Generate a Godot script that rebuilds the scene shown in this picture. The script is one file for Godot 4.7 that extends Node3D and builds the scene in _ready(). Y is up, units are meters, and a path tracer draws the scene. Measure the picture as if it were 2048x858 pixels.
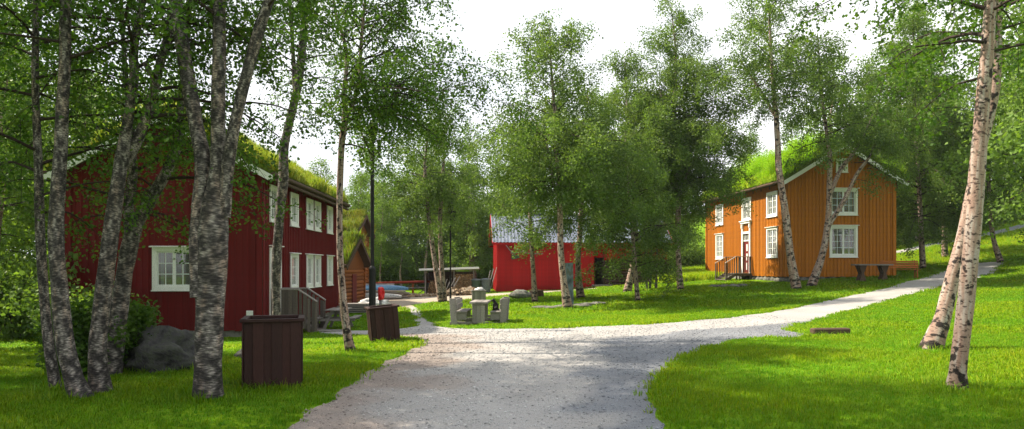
extends Node3D
# A gravel yard among birches, between a dark red and an orange sod-roofed house. Units are metres, y is up, the camera looks along -z.

var rng := RandomNumberGenerator.new()
var M := {}
var taken := {}
var meshes := {}
var ground_grid := PackedFloat32Array()
const GX0 := -62.0
const GD0 := -8.0
const GSTEP := 1.0
const GNX := 125
const GNZ := 135


func _ready() -> void:
	rng.seed = 7
	# camera: level, lens shifted up as in the photograph
	var cam := Camera3D.new()
	cam.name = "camera"
	cam.projection = Camera3D.PROJECTION_FRUSTUM
	cam.near = 0.1
	cam.far = 900.0
	cam.size = 0.1 * 858.0 / 1400.0
	cam.frustum_offset = Vector2(0, 0.1 * 104.0 / 1400.0)
	cam.position = Vector3(0, 1.65, 0)
	add_child(cam)
	cam.current = true
	# sky and exposure
	var env := Environment.new()
	env.background_mode = Environment.BG_SKY
	var sky := Sky.new()
	sky.sky_material = cloudy_sky()
	env.sky = sky
	env.background_energy_multiplier = 0.72
	env.tonemap_mode = Environment.TONE_MAPPER_LINEAR
	env.tonemap_exposure = 2.2
	env.sdfgi_enabled = true
	env.ssao_enabled = true
	env.ssil_enabled = true
	env.fog_enabled = true
	env.fog_density = 0.00025
	env.fog_light_color = Color(0.93, 0.96, 1.0)
	var we := WorldEnvironment.new()
	we.name = "world_environment"
	we.environment = env
	add_child(we)
	# sun: high on the left
	var sun := DirectionalLight3D.new()
	sun.name = "sun"
	sun.light_color = Color(1.0, 0.95, 0.86)
	sun.light_energy = 1.6
	sun.light_angular_distance = 0.55
	sun.shadow_enabled = true
	add_child(sun)
	sun.look_at_from_position(Vector3(-0.8, 0.84, -0.22) * 60.0, Vector3.ZERO, Vector3.UP)

	materials()
	solve_ground()
	ground()
	print("ground ", Time.get_ticks_msec())
	red_house()
	orange_house()
	barn()
	log_cabins()
	wood_shed()
	print("buildings ", Time.get_ticks_msec())
	trees()
	print("trees ", Time.get_ticks_msec())
	furniture()
	small_things()
	lawn_grass()
	print("done ", Time.get_ticks_msec())


# ---------------------------------------------------------------- naming
func numbered(called: String) -> String:
	var k: int = taken.get(called, 0)
	taken[called] = k + 1
	return called if k == 0 else "%s_%03d" % [called, k]


func tag(o: Node3D, label: String, category: String, group := "", kind := "") -> void:
	if label:
		o.set_meta("label", label)
	if category:
		o.set_meta("category", category)
	if group:
		o.set_meta("group", group)
	if kind:
		o.set_meta("kind", kind)


func thing(called: String, label: String, category: String, at := Vector3.ZERO, turn := 0.0, group := "") -> Node3D:
	var o := Node3D.new()
	o.name = numbered(called)
	add_child(o)
	o.position = at
	o.rotation.y = turn
	tag(o, label, category, group)
	return o


func part(parent: Node, called: String, mesh: Mesh, mat: Material, at := Transform3D()) -> MeshInstance3D:
	var o := MeshInstance3D.new()
	o.name = numbered(called) if parent == self else called
	o.mesh = mesh
	o.material_override = mat
	o.transform = at
	parent.add_child(o, true)
	return o


func xf(p: Vector3, turn := 0.0) -> Transform3D:
	return Transform3D(Basis(Vector3.UP, turn), p)


# ---------------------------------------------------------------- mesh builder
class MB:
	var v := PackedVector3Array()
	var n := PackedVector3Array()
	var uv := PackedVector2Array()
	var c := PackedColorArray()

	func tri(a: Vector3, b: Vector3, d: Vector3) -> void:  # counter-clockwise from outside
		var q := (b - a).cross(d - a).normalized()
		v.append_array(PackedVector3Array([a, d, b]))
		n.append_array(PackedVector3Array([q, q, q]))
		uv.append_array(PackedVector2Array([Vector2(0, 0), Vector2(0, 1), Vector2(1, 0)]))

	func quad(a: Vector3, b: Vector3, d: Vector3, e: Vector3) -> void:  # counter-clockwise from outside
		var q := (d - a).cross(e - b).normalized()
		v.append_array(PackedVector3Array([a, d, b, a, e, d]))
		n.append_array(PackedVector3Array([q, q, q, q, q, q]))
		uv.append_array(PackedVector2Array([Vector2(0, 0), Vector2(1, 1), Vector2(1, 0), Vector2(0, 0), Vector2(0, 1), Vector2(1, 1)]))

	func hexa(p: Array) -> void:  # p: bottom 0..3 counter-clockwise seen from above, top 4..7
		quad(p[3], p[2], p[1], p[0])
		quad(p[4], p[5], p[6], p[7])
		for i in 4:
			var j := (i + 1) % 4
			quad(p[i], p[j], p[4 + j], p[4 + i])

	func box(p: Vector3, s: Vector3, b := Basis()) -> void:
		var h := s * 0.5
		var q := []
		for y in [-h.y, h.y]:
			for xz in [[-h.x, h.z], [h.x, h.z], [h.x, -h.z], [-h.x, -h.z]]:
				q.append(p + b * Vector3(xz[0], y, xz[1]))
		hexa(q)

	func cbox(p: Vector3, s: Vector3, r: float, b := Basis()) -> void:  # chamfered box
		var h := s * 0.5
		var k := h - Vector3(r, r, r)
		var ax := [Vector3.RIGHT, Vector3.UP, Vector3.BACK]
		for i in 3:
			var u := (i + 1) % 3
			var w := (i + 2) % 3
			for sg: float in [-1.0, 1.0]:
				var o: Vector3 = ax[i] * h[i] * sg
				var e: Vector3 = ax[u] * k[u]
				var f: Vector3 = ax[w] * k[w] * sg
				quad(p + b * (o - e - f), p + b * (o + e - f), p + b * (o + e + f), p + b * (o - e + f))
		for i in 3:
			var u := (i + 1) % 3
			var w := (i + 2) % 3
			for su: float in [-1.0, 1.0]:
				for sw: float in [-1.0, 1.0]:
					var a1: Vector3 = ax[u] * h[u] * su + ax[w] * k[w] * sw
					var a2: Vector3 = ax[u] * k[u] * su + ax[w] * h[w] * sw
					var l: Vector3 = ax[i] * k[i] * su * -sw
					quad(p + b * (a1 - l), p + b * (a1 + l), p + b * (a2 + l), p + b * (a2 - l))
		for sx: float in [-1.0, 1.0]:
			for sy: float in [-1.0, 1.0]:
				for sz: float in [-1.0, 1.0]:
					var x := Vector3(h.x * sx, k.y * sy, k.z * sz)
					var y := Vector3(k.x * sx, h.y * sy, k.z * sz)
					var z := Vector3(k.x * sx, k.y * sy, h.z * sz)
					if sx * sy * sz > 0:
						tri(p + b * x, p + b * y, p + b * z)
					else:
						tri(p + b * x, p + b * z, p + b * y)

	func tube(pts: Array, rad: Array, sides: int, vlen := 1.0, rough: FastNoiseLite = null, amp := 0.0, v0 := 0.0) -> void:
		var rings := []
		var norms := []
		var along := []
		var x := Vector3.RIGHT
		var run := v0
		for i in pts.size():
			var t: Vector3 = (pts[mini(i + 1, pts.size() - 1)] - pts[maxi(i - 1, 0)]).normalized()
			x = (x - t * x.dot(t))
			if x.length() < 0.01:
				x = t.cross(Vector3(0.3, 0.1, 0.9))
			x = x.normalized()
			var y := t.cross(x)
			if i:
				run += (pts[i] as Vector3).distance_to(pts[i - 1])
			along.append(run / vlen)
			var ring := PackedVector3Array()
			var nr := PackedVector3Array()
			for k in sides + 1:
				var a := TAU * k / sides
				var dir := x * cos(a) + y * sin(a)
				var r: float = rad[i]
				if rough:
					r *= 1.0 + amp * rough.get_noise_3dv((pts[i] as Vector3) * 60.0 + Vector3(cos(a), sin(a), 0.0) * 22.0)
				ring.append(pts[i] + dir * r)
				nr.append(dir)
			rings.append(ring)
			norms.append(nr)
		for i in pts.size() - 1:
			var a: PackedVector3Array = rings[i]
			var b: PackedVector3Array = rings[i + 1]
			var na: PackedVector3Array = norms[i]
			var nb: PackedVector3Array = norms[i + 1]
			for k in sides:
				v.append_array(PackedVector3Array([a[k], b[k + 1], a[k + 1], a[k], b[k], b[k + 1]]))
				n.append_array(PackedVector3Array([na[k], nb[k + 1], na[k + 1], na[k], nb[k], nb[k + 1]]))
				var u0 := float(k) / sides
				var u1 := float(k + 1) / sides
				uv.append_array(PackedVector2Array([Vector2(u0, along[i]), Vector2(u1, along[i + 1]), Vector2(u1, along[i]), Vector2(u0, along[i]), Vector2(u0, along[i + 1]), Vector2(u1, along[i + 1])]))
		# flat ends
		for e in [[0, -1.0], [pts.size() - 1, 1.0]]:
			var ring: PackedVector3Array = rings[e[0]]
			for k in sides:
				if e[1] > 0:
					tri(pts[e[0]], ring[k], ring[k + 1])
				else:
					tri(pts[e[0]], ring[k + 1], ring[k])

	func lathe(profile: Array, sides: int, at := Vector3.ZERO) -> void:  # [radius, height] from the bottom up
		for i in profile.size() - 1:
			for k in sides:
				var a := TAU * k / sides
				var b := TAU * (k + 1) / sides
				var p0: Array = profile[i]
				var p1: Array = profile[i + 1]
				quad(at + Vector3(cos(a) * p0[0], p0[1], -sin(a) * p0[0]), at + Vector3(cos(b) * p0[0], p0[1], -sin(b) * p0[0]), at + Vector3(cos(b) * p1[0], p1[1], -sin(b) * p1[0]), at + Vector3(cos(a) * p1[0], p1[1], -sin(a) * p1[0]))

	func done() -> ArrayMesh:
		var a := []
		a.resize(Mesh.ARRAY_MAX)
		a[Mesh.ARRAY_VERTEX] = v
		a[Mesh.ARRAY_NORMAL] = n
		if uv.size() == v.size():
			a[Mesh.ARRAY_TEX_UV] = uv
		if c.size() == v.size():
			a[Mesh.ARRAY_COLOR] = c
		var m := ArrayMesh.new()
		m.add_surface_from_arrays(Mesh.PRIMITIVE_TRIANGLES, a)
		return m


func box_mesh(s: Vector3, r := 0.0, at := Vector3.ZERO) -> ArrayMesh:
	var key := "%s|%s|%s" % [s, r, at]
	if not meshes.has(key):
		var b := MB.new()
		if r > 0.0:
			b.cbox(at, s, r)
		else:
			b.box(at, s)
		meshes[key] = b.done()
	return meshes[key]


# ---------------------------------------------------------------- materials
func noise_tex(freq: float, ramp: Array, size := 512, sd := 1, octaves := 4, kind := FastNoiseLite.TYPE_SIMPLEX_SMOOTH) -> NoiseTexture2D:
	var f := FastNoiseLite.new()
	f.noise_type = kind
	f.seed = sd
	f.frequency = freq
	f.fractal_octaves = octaves
	var t := NoiseTexture2D.new()
	t.width = size
	t.height = size
	t.seamless = true
	t.noise = f
	if ramp:
		var g := Gradient.new()
		g.offsets = PackedFloat32Array()
		g.colors = PackedColorArray()
		var off := PackedFloat32Array()
		var col := PackedColorArray()
		for r in ramp:
			off.append(r[0])
			col.append(r[1])
		g.offsets = off
		g.colors = col
		t.color_ramp = g
	return t


func mat(called: String, color: Color, rough := 0.8, spec := 0.4) -> StandardMaterial3D:
	var m := StandardMaterial3D.new()
	m.resource_name = called
	m.albedo_color = color
	m.roughness = rough
	m.metallic_specular = spec
	M[called] = m
	return m


func grained(called: String, color: Color, tex: Texture2D, scale: Vector3, rough := 0.8, bump: Texture2D = null, cm := 0.0, spec := 0.4) -> StandardMaterial3D:
	var m := mat(called, color, rough, spec)
	m.albedo_texture = tex
	m.uv1_triplanar = true
	m.uv1_world_triplanar = true
	m.uv1_triplanar_sharpness = 4.0
	m.uv1_scale = scale
	if bump:
		m.heightmap_enabled = true
		m.heightmap_texture = bump
		m.heightmap_scale = cm
	return m


func grey(a: float) -> Color:
	return Color(a, a, a)


func materials() -> void:
	var grain := noise_tex(0.02, [[0.0, grey(0.72)], [0.35, grey(0.9)], [0.6, grey(1.0)], [1.0, grey(0.82)]], 512, 3)
	var blotch := noise_tex(0.012, [[0.0, grey(0.6)], [0.5, grey(0.95)], [1.0, grey(0.75)]], 512, 5, 5)
	var rough_h := noise_tex(0.03, [], 512, 9, 4)
	var vertical := Vector3(7.0, 0.35, 7.0)
	# painted boards, three tones of each
	for k in 3:
		var t := 1.0 + (k - 1) * 0.09
		var p := 1.0 + (k - 1) * 0.035
		grained("red_paint_%d" % k, Color(0.425 * p, 0.045 * p, 0.055 * p), grain, vertical, 0.72, rough_h, 0.12)
		grained("barn_paint_%d" % k, Color(0.69 * p, 0.06 * p, 0.07 * p), grain, vertical, 0.75, rough_h, 0.12)
		grained("orange_paint_%d" % k, Color(0.69 * p, 0.41 * p, 0.025 * p), grain, vertical, 0.75, rough_h, 0.12)
		grained("grey_wood_%d" % k, Color(0.55 * t, 0.525 * t, 0.51 * t), grain, Vector3(5, 1.2, 5), 0.9, rough_h, 0.2)
		grained("old_wood_%d" % k, Color(0.40 * t, 0.365 * t, 0.34 * t), grain, Vector3(5, 1.2, 5), 0.9, rough_h, 0.2)
		grained("brown_stain_%d" % k, Color(0.23 * t, 0.13 * t, 0.115 * t), grain, Vector3(7, 0.6, 7), 0.7, rough_h, 0.2)
		grained("log_wood_%d" % k, Color(0.56 * t, 0.33 * t, 0.14 * t), grain, Vector3(0.5, 6, 0.5), 0.85, rough_h, 0.2)
		grained("dark_log_%d" % k, Color(0.30 * t, 0.22 * t, 0.19 * t), grain, Vector3(0.5, 6, 0.5), 0.9, rough_h, 0.2)
		grained("bench_wood_%d" % k, Color(0.66 * t, 0.38 * t, 0.14 * t), grain, Vector3(0.8, 6, 6), 0.7, rough_h, 0.15)
		grained("split_wood_%d" % k, Color(0.66 * t, 0.53 * t, 0.40 * t), blotch, Vector3(2, 2, 2), 0.9)
		grained("stone_%d" % k, Color(0.50 * t, 0.49 * t, 0.48 * t), noise_tex(0.02, [[0.0, grey(0.55)], [0.45, grey(0.9)], [0.6, Color(0.85, 0.88, 0.8)], [1.0, grey(1.0)]], 256, 20 + k, 5), Vector3(1.3, 1.3, 1.3), 0.92, rough_h, 1.2)
	grained("dark_rock", Color(0.36, 0.35, 0.36), noise_tex(0.015, [[0.0, grey(0.5)], [0.45, grey(0.85)], [0.62, Color(0.8, 0.86, 0.72)], [1.0, grey(1.0)]], 512, 31, 6), Vector3(0.9, 0.9, 0.9), 0.93, rough_h, 2.0)
	grained("white_paint", Color(0.93, 0.93, 0.92), grain, Vector3(3, 3, 3), 0.55)
	grained("concrete", Color(0.55, 0.54, 0.52), blotch, Vector3(0.7, 0.7, 0.7), 0.95, rough_h, 0.3)
	grained("inner_wall", Color(0.45, 0.40, 0.34), blotch, Vector3(0.5, 0.5, 0.5), 0.95)
	grained("roof_wood", Color(0.34, 0.27, 0.22), grain, Vector3(3, 3, 0.4), 0.95, rough_h, 0.6)
	grained("sod", Color(0.42, 0.46, 0.14), noise_tex(0.03, [[0.0, Color(0.55, 0.45, 0.35)], [0.5, Color(0.8, 0.9, 0.6)], [1.0, Color(1, 1, 0.8)]], 256, 41, 5), Vector3(0.8, 0.8, 0.8), 1.0, rough_h, 3.0)
	grained("roof_metal", Color(0.47, 0.50, 0.56), blotch, Vector3(0.25, 0.25, 0.25), 0.42, null, 0.0, 0.5).metallic = 0.35
	grained("black_metal", Color(0.045, 0.045, 0.05), blotch, Vector3(2, 2, 2), 0.5)
	grained("grey_metal", Color(0.45, 0.46, 0.47), blotch, Vector3(2, 2, 2), 0.5)
	grained("grey_plastic", Color(0.42, 0.46, 0.48), blotch, Vector3(1, 1, 1), 0.5)
	grained("red_plastic", Color(0.82, 0.06, 0.09), blotch, Vector3(2, 2, 2), 0.35)
	grained("blue_hull", Color(0.36, 0.54, 0.70), blotch, Vector3(1, 1, 1), 0.35)
	grained("white_hull", Color(0.82, 0.82, 0.82), blotch, Vector3(1, 1, 1), 0.4)
	grained("rail_red", Color(0.56, 0.20, 0.12), grain, Vector3(0.6, 6, 6), 0.85)
	grained("plough_green", Color(0.28, 0.36, 0.30), blotch, Vector3(3, 3, 3), 0.7)
	grained("cat_fur", Color(0.035, 0.033, 0.035), blotch, Vector3(12, 12, 12), 0.75)
	grained("door_white", Color(0.84, 0.85, 0.85), grain, Vector3(3, 3, 3), 0.5)
	grained("door_red", Color(0.42, 0.10, 0.07), grain, Vector3(6, 0.5, 6), 0.6)
	grained("curtain", Color(0.70, 0.69, 0.66), blotch, Vector3(2, 2, 2), 0.95)
	grained("curtain_red", Color(0.35, 0.07, 0.09), blotch, Vector3(2, 2, 2), 0.95)
	for nm in ["curtain", "curtain_red"]:
		M[nm].backlight_enabled = true
		M[nm].backlight = Color(0.35, 0.35, 0.35)
	grained("slab_stone", Color(0.47, 0.53, 0.55), noise_tex(0.01, [[0.0, Color(0.5, 0.5, 0.5)], [0.5, Color(0.9, 0.92, 0.95)], [0.75, Color(0.75, 0.7, 0.6)], [1.0, grey(1.0)]], 256, 51, 6), Vector3(1.5, 0.6, 1.5), 0.85, rough_h, 0.8)
	var glass := mat("glass", Color(0.9, 0.95, 0.95, 0.06), 0.02, 0.5)
	glass.transparency = BaseMaterial3D.TRANSPARENCY_ALPHA
	# plants: colours come from the vertices
	for nm in ["leaf", "blade"]:
		var m := mat(nm, Color.WHITE, 0.5 if nm == "leaf" else 0.6, 0.3)
		m.vertex_color_use_as_albedo = true
		m.backlight_enabled = true
		m.backlight = Color(0.98, 1.0, 0.62)
		m.cull_mode = BaseMaterial3D.CULL_DISABLED
	# bark
	bark("bark_pale", 61, 0.0, 0.40)
	bark("bark_spotted", 63, 0.0, 0.26)
	bark("bark_dark", 62, 0.34)
	grained("twig_bark", Color(0.24, 0.19, 0.17), blotch, Vector3(4, 1, 4), 0.9)
	grained("bark_bush", Color(0.30, 0.24, 0.19), blotch, Vector3(4, 1, 4), 0.9)
	# ground
	var lawn := grained("lawn", Color(1, 1, 1), noise_tex(0.05, [[0.0, Color(0.25, 0.37, 0.04)], [0.4, Color(0.36, 0.50, 0.05)], [0.7, Color(0.43, 0.56, 0.07)], [1.0, Color(0.48, 0.56, 0.12)]], 1024, 71, 5), Vector3(0.45, 0.45, 0.45), 1.0, rough_h, 4.0, 0.2)
	lawn.detail_enabled = true
	lawn.detail_blend_mode = BaseMaterial3D.BLEND_MODE_MUL
	lawn.detail_uv_layer = BaseMaterial3D.DETAIL_UV_2
	lawn.detail_albedo = noise_tex(0.01, [[0.0, Color(0.75, 0.72, 0.6)], [0.5, Color(1, 1, 1)], [1.0, Color(1, 0.98, 0.7)]], 512, 72, 5)
	lawn.uv2_triplanar = true
	lawn.uv2_world_triplanar = true
	lawn.uv2_scale = Vector3(0.06, 0.06, 0.06)
	var gravel_t := gravel_image()
	var gravel := grained("gravel", Color(1, 1, 1), gravel_t, Vector3(0.55, 0.55, 0.55), 0.95, gravel_t, 0.6, 0.3)
	gravel.vertex_color_use_as_albedo = true
	var cut := grained("cut_wood", Color(1, 1, 1), blotch, Vector3(5, 5, 5), 0.9)
	cut.vertex_color_use_as_albedo = true
	var peb := grained("pebble", Color(1, 1, 1), blotch, Vector3(9, 9, 9), 0.9)
	peb.vertex_color_use_as_albedo = true


func gravel_image() -> ImageTexture:
	# stones of many sizes on fine dust; wraps round
	var s := 1024
	var im := Image.create(s, s, false, Image.FORMAT_RGB8)
	im.fill(Color(0.86, 0.85, 0.84))
	var r := RandomNumberGenerator.new()
	r.seed = 81
	for k in 60000:
		var g := r.randf_range(0.62, 1.0)
		var w := 1 + int(r.randf() * r.randf() * 8.0)
		var h := maxi(1, w - r.randi_range(0, 1))
		var tint := r.randf_range(-0.03, 0.03)
		im.fill_rect(Rect2i(r.randi_range(0, s - w), r.randi_range(0, s - h), w, h), Color(g + tint, g, g - tint))
	return ImageTexture.create_from_image(im)


func bark(called: String, sd: int, darkness: float, scars := 0.50) -> void:
	# eight metres of birch bark: pale paper with dashes, black scars, and a fissured foot
	var w := 192
	var h := 1536
	var im := Image.create(w, h, false, Image.FORMAT_RGB8)
	var hm := Image.create(w, h, false, Image.FORMAT_RGB8)
	var f := FastNoiseLite.new()
	f.noise_type = FastNoiseLite.TYPE_SIMPLEX_SMOOTH
	f.seed = sd
	f.frequency = 1.0
	f.fractal_octaves = 2
	for y in h:
		var m := y * 8.0 / h
		var foot := clampf(1.0 - m / 1.1, 0.0, 1.0)
		for x in w:
			var a := TAU * x / w
			var cx := cos(a)
			var cz := sin(a)
			var tone := f.get_noise_3d(cx * 1.2, m * 1.6, cz * 1.2)
			var dash := f.get_noise_3d(cx * 1.15 + 9.0, m * 24.0, cz * 1.15)
			var scar := f.get_noise_3d(cx * 0.62 + 31.0, m * 5.2, cz * 0.62)
			var fine := f.get_noise_3d(cx * 7.0, m * 40.0, cz * 7.0 + 5.0)
			var streak := f.get_noise_3d(cx * 1.6 + 60.0, m * 75.0, cz * 1.6)
			var c: Color
			var height := 0.5
			if darkness > 0.0:
				# old bark: grey paper broken up by dark corky zones, peeling in fine level strips
				var k := smoothstep(-0.62, 0.6, scar * 0.75 + f.get_noise_3d(cx * 1.5 + 77.0, m * 11.0, cz * 1.5) * 0.5 + fine * 0.35 + dash * 0.4 + foot * 0.35 + 0.06)
				c = Color(0.55, 0.52, 0.505).lerp(Color(0.56, 0.47, 0.42), clampf(tone + 0.2, 0, 1)).lerp(Color(0.20, 0.185, 0.185), k)
				c *= 1.0 + streak * 0.7 + fine * 0.25
				height = 0.4 + 0.35 * k + streak * 0.3 + fine * 0.2
			else:
				c = Color(0.63, 0.55, 0.51).lerp(Color(0.54, 0.435, 0.39), clampf(tone * 0.9 + 0.35, 0, 1))
				c = c.lerp(Color(0.66, 0.64, 0.62), clampf(-tone * 1.2, 0, 1))
				c *= 1.0 + fine * 0.10 + streak * 0.10
				if dash > 0.30:
					c = c.lerp(Color(0.22, 0.16, 0.15), clampf((dash - 0.30) * 6.0, 0, 0.7))
				var limit := scars - foot * 0.52
				var s := scar + fine * 0.25 + dash * 0.22
				if s > limit:
					var k := clampf((s - limit) * 6.0, 0, 1)
					c = c.lerp(Color(0.14, 0.12, 0.12) * (1.0 + fine * 0.7), k * 0.9)
					height += 0.35 * k * (0.6 + fine)
			im.set_pixel(x, y, c)
			hm.set_pixel(x, y, grey(clampf(height + fine * 0.15, 0, 1)))
	var mm := mat(called, Color.WHITE, 0.8, 0.35)
	mm.albedo_texture = ImageTexture.create_from_image(im)
	mm.heightmap_enabled = true
	mm.heightmap_texture = ImageTexture.create_from_image(hm)
	mm.heightmap_scale = 1.2


func cloudy_sky() -> PanoramaSkyMaterial:
	# thin bright overcast with faint blue-grey between the clouds
	var w := 512
	var h := 256
	var im := Image.create(w, h, false, Image.FORMAT_RGBF)
	var f := FastNoiseLite.new()
	f.noise_type = FastNoiseLite.TYPE_SIMPLEX_SMOOTH
	f.seed = 12
	f.frequency = 1.0
	f.fractal_octaves = 5
	for y in h:
		var lat := PI * (0.5 - (y + 0.5) / h)
		for x in w:
			var lon := TAU * x / w
			var d := Vector3(cos(lat) * cos(lon), sin(lat), cos(lat) * sin(lon))
			var k := clampf(f.get_noise_3d(d.x * 1.6, d.y * 3.4, d.z * 1.6) * 0.9 + 0.62, 0.0, 1.0)
			var c := Color(0.70, 0.76, 0.84).lerp(Color(0.95, 0.96, 0.97), k)
			if lat < 0.0:
				c = Color(0.3, 0.32, 0.28)
			im.set_pixel(x, y, c)
	var m := PanoramaSkyMaterial.new()
	m.panorama = ImageTexture.create_from_image(im)
	return m


# ---------------------------------------------------------------- ground
const CONTROL := [[-4,-4,0],[4,-4,0],[-3,0,0],[3,0,0],[0,7,0],[-6,8,0],[-13,8,-0.02],[6,9,0.05],[13,9,0.2],[0,15,-0.06],[-9,14,-0.2],[-14,18,-0.3],[-24,25,-0.5],[-26,8,0],
	[-8,21,-0.5],[-13.5,21,-0.48],[-7.5,31,-0.47],[-16,32,-0.5],[-6,22.5,-0.42],[-1,22.5,-0.2],[5.7,20,0.06],[7.1,18.5,0.08],[7,15.3,0.15],[10,14,0.2],[18,25,0.75],[24,14,0.9],
	[2.24,29,-0.1],[1,33,-0.05],[6.3,32,0.12],[10.2,36,0.57],[13.3,33,0.55],[13.4,46,0.86],[14.0,37.6,0.80],[17.5,36.5,1.1],[20.5,36.5,1.12],[18.7,31.5,0.72],[24.5,36,1.28],
	[-1,47,-0.05],[4.5,47,0.12],[10.6,47,0.72],[-3.7,46,-0.22],[-6.4,40,-0.25],[-12,42,-0.4],[-10,60,-0.2],[0,65,0.3],
	[28,45,2.1],[28,51,2.72],[40,55,4.7],[26.4,38,1.75],[45,40,5],[50,70,9],[20,70,3.2],[-40,60,0],[-45,20,-0.3],[40,15,2.6],[30,0,1]]
const PATHS := [
	[[-4.0,1.0],[-3.0,4.0],[-2.45,6.0],[-2.23,7.12],[-2.27,8.74],[-2.3,11.22],[-2.18,13.62],[-2.06,15.96],[-2.45,18.0],[-3.81,19.12],[-4.82,20.2],[-5.67,21.24],[-6.2,21.9],[-6.09,22.6],[-4.36,21.88],[-3.47,22.16],
		[-2.92,23.0],[-1.23,20.6],[1.06,19.6],[3.93,19.96],[6.47,21.26],[8.91,23.26],[12.85,27.42],[18.36,33.12],[21.04,35.66],[23.4,38.0],[26.5,40.6],[28.0,39.6],
		[24.41,35.56],[21.84,33.38],[18.76,30.68],[12.76,24.28],[9.39,20.66],[7.45,18.42],[6.55,16.94],[6.7,15.6],[6.07,15.02],[5.7,15.46],[5.0,15.34],[3.69,13.74],[2.62,11.6],[1.91,9.7],[1.67,8.62],[1.5,7.1],[1.7,4.0],[2.0,1.0]],
	[[-2.95,22.0],[-3.3,24.2],[-4.06,28.98],[-4.9,32.6],[-5.9,35.0],[-5.1,35.6],[-4.35,32.46],[-3.6,28.18],[-2.75,24.2],[-2.2,21.6]],
	[[-9.68,41.82],[-7.06,35.44],[-5.57,34.4],[-4.29,36.2],[-2.53,37.64],[-0.7,40.72],[5.3,44.6],[5.8,46.4],[-0.8,45.4],[-2.0,44.7],[-9.25,48.04]],
	[[28.5,50.4],[31.69,52.0],[34.77,53.0],[39.96,54.6],[46,56],[46,57.5],[39.96,56.0],[34.77,54.4],[31.69,53.4],[28.5,51.8],[24,49.6],[24,48.6]]]
var path_polys := []
var path_boxes := []
var wobble := FastNoiseLite.new()


func solve_ground() -> void:
	var n := CONTROL.size()
	var a := []
	for i in n + 3:
		var row := PackedFloat64Array()
		row.resize(n + 4)
		a.append(row)
	for i in n:
		for j in n:
			var r2: float = pow(CONTROL[i][0] - CONTROL[j][0], 2) + pow(CONTROL[i][1] - CONTROL[j][1], 2)
			a[i][j] = 8.0 if i == j else 0.5 * r2 * log(r2)
		a[i][n] = 1.0
		a[i][n + 1] = CONTROL[i][0]
		a[i][n + 2] = CONTROL[i][1]
		a[i][n + 3] = CONTROL[i][2]
		a[n][i] = 1.0
		a[n + 1][i] = CONTROL[i][0]
		a[n + 2][i] = CONTROL[i][1]
	var m := n + 3
	for k in m:
		var best := k
		for i in range(k + 1, m):
			if absf(a[i][k]) > absf(a[best][k]):
				best = i
		var t = a[k]
		a[k] = a[best]
		a[best] = t
		for i in range(k + 1, m):
			var q: float = a[i][k] / a[k][k]
			if q != 0.0:
				for j in range(k, m + 1):
					a[i][j] -= q * a[k][j]
	var w := PackedFloat64Array()
	w.resize(m)
	for k in range(m - 1, -1, -1):
		var s: float = a[k][m]
		for j in range(k + 1, m):
			s -= a[k][j] * w[j]
		w[k] = s / a[k][k]
	ground_grid.resize(GNX * GNZ)
	for iz in GNZ:
		for ix in GNX:
			var x := GX0 + ix * GSTEP
			var d := GD0 + iz * GSTEP
			var h := w[n] + w[n + 1] * x + w[n + 2] * d
			for i in n:
				var r2: float = pow(CONTROL[i][0] - x, 2) + pow(CONTROL[i][1] - d, 2)
				if r2 > 1e-6:
					h += w[i] * 0.5 * r2 * log(r2)
			ground_grid[iz * GNX + ix] = h
	wobble.seed = 5
	wobble.frequency = 0.35
	wobble.fractal_octaves = 3
	for p in PATHS:
		var poly := PackedVector2Array()
		var b := Rect2(p[0][0], p[0][1], 0, 0)
		for q in p:
			poly.append(Vector2(q[0], q[1]))
			b = b.expand(Vector2(q[0], q[1]))
		path_polys.append(poly)
		path_boxes.append(b.grow(1.0))


func gy(x: float, z: float) -> float:
	var fx := clampf((x - GX0) / GSTEP, 0.0, GNX - 1.001)
	var fz := clampf((-z - GD0) / GSTEP, 0.0, GNZ - 1.001)
	var i := int(fx)
	var j := int(fz)
	fx -= i
	fz -= j
	var at := j * GNX + i
	var h10 := ground_grid[at + 1]
	var h01 := ground_grid[at + GNX]
	if fx + fz <= 1.0:
		var h00 := ground_grid[at]
		return h00 + fx * (h10 - h00) + fz * (h01 - h00)
	var h11 := ground_grid[at + GNX + 1]
	return h11 + (1.0 - fx) * (h01 - h11) + (1.0 - fz) * (h10 - h11)


func on(x: float, z: float, up := 0.0) -> Vector3:
	return Vector3(x, gy(x, z) + up, z)


func path_distance(p: Vector2) -> float:  # below zero on the gravel
	var best := 9.0
	for k in path_polys.size():
		if not path_boxes[k].has_point(p):
			continue
		var poly: PackedVector2Array = path_polys[k]
		var d2 := 81.0
		var a := poly[poly.size() - 1]
		for b in poly:
			var ab := b - a
			var t := clampf((p - a).dot(ab) / ab.length_squared(), 0.0, 1.0)
			d2 = minf(d2, p.distance_squared_to(a + ab * t))
			a = b
		var d := sqrt(d2)
		best = minf(best, -d if Geometry2D.is_point_in_polygon(p, poly) else d)
	return best + wobble.get_noise_2d(p.x * 2.0, p.y * 2.0) * 0.16


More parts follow.
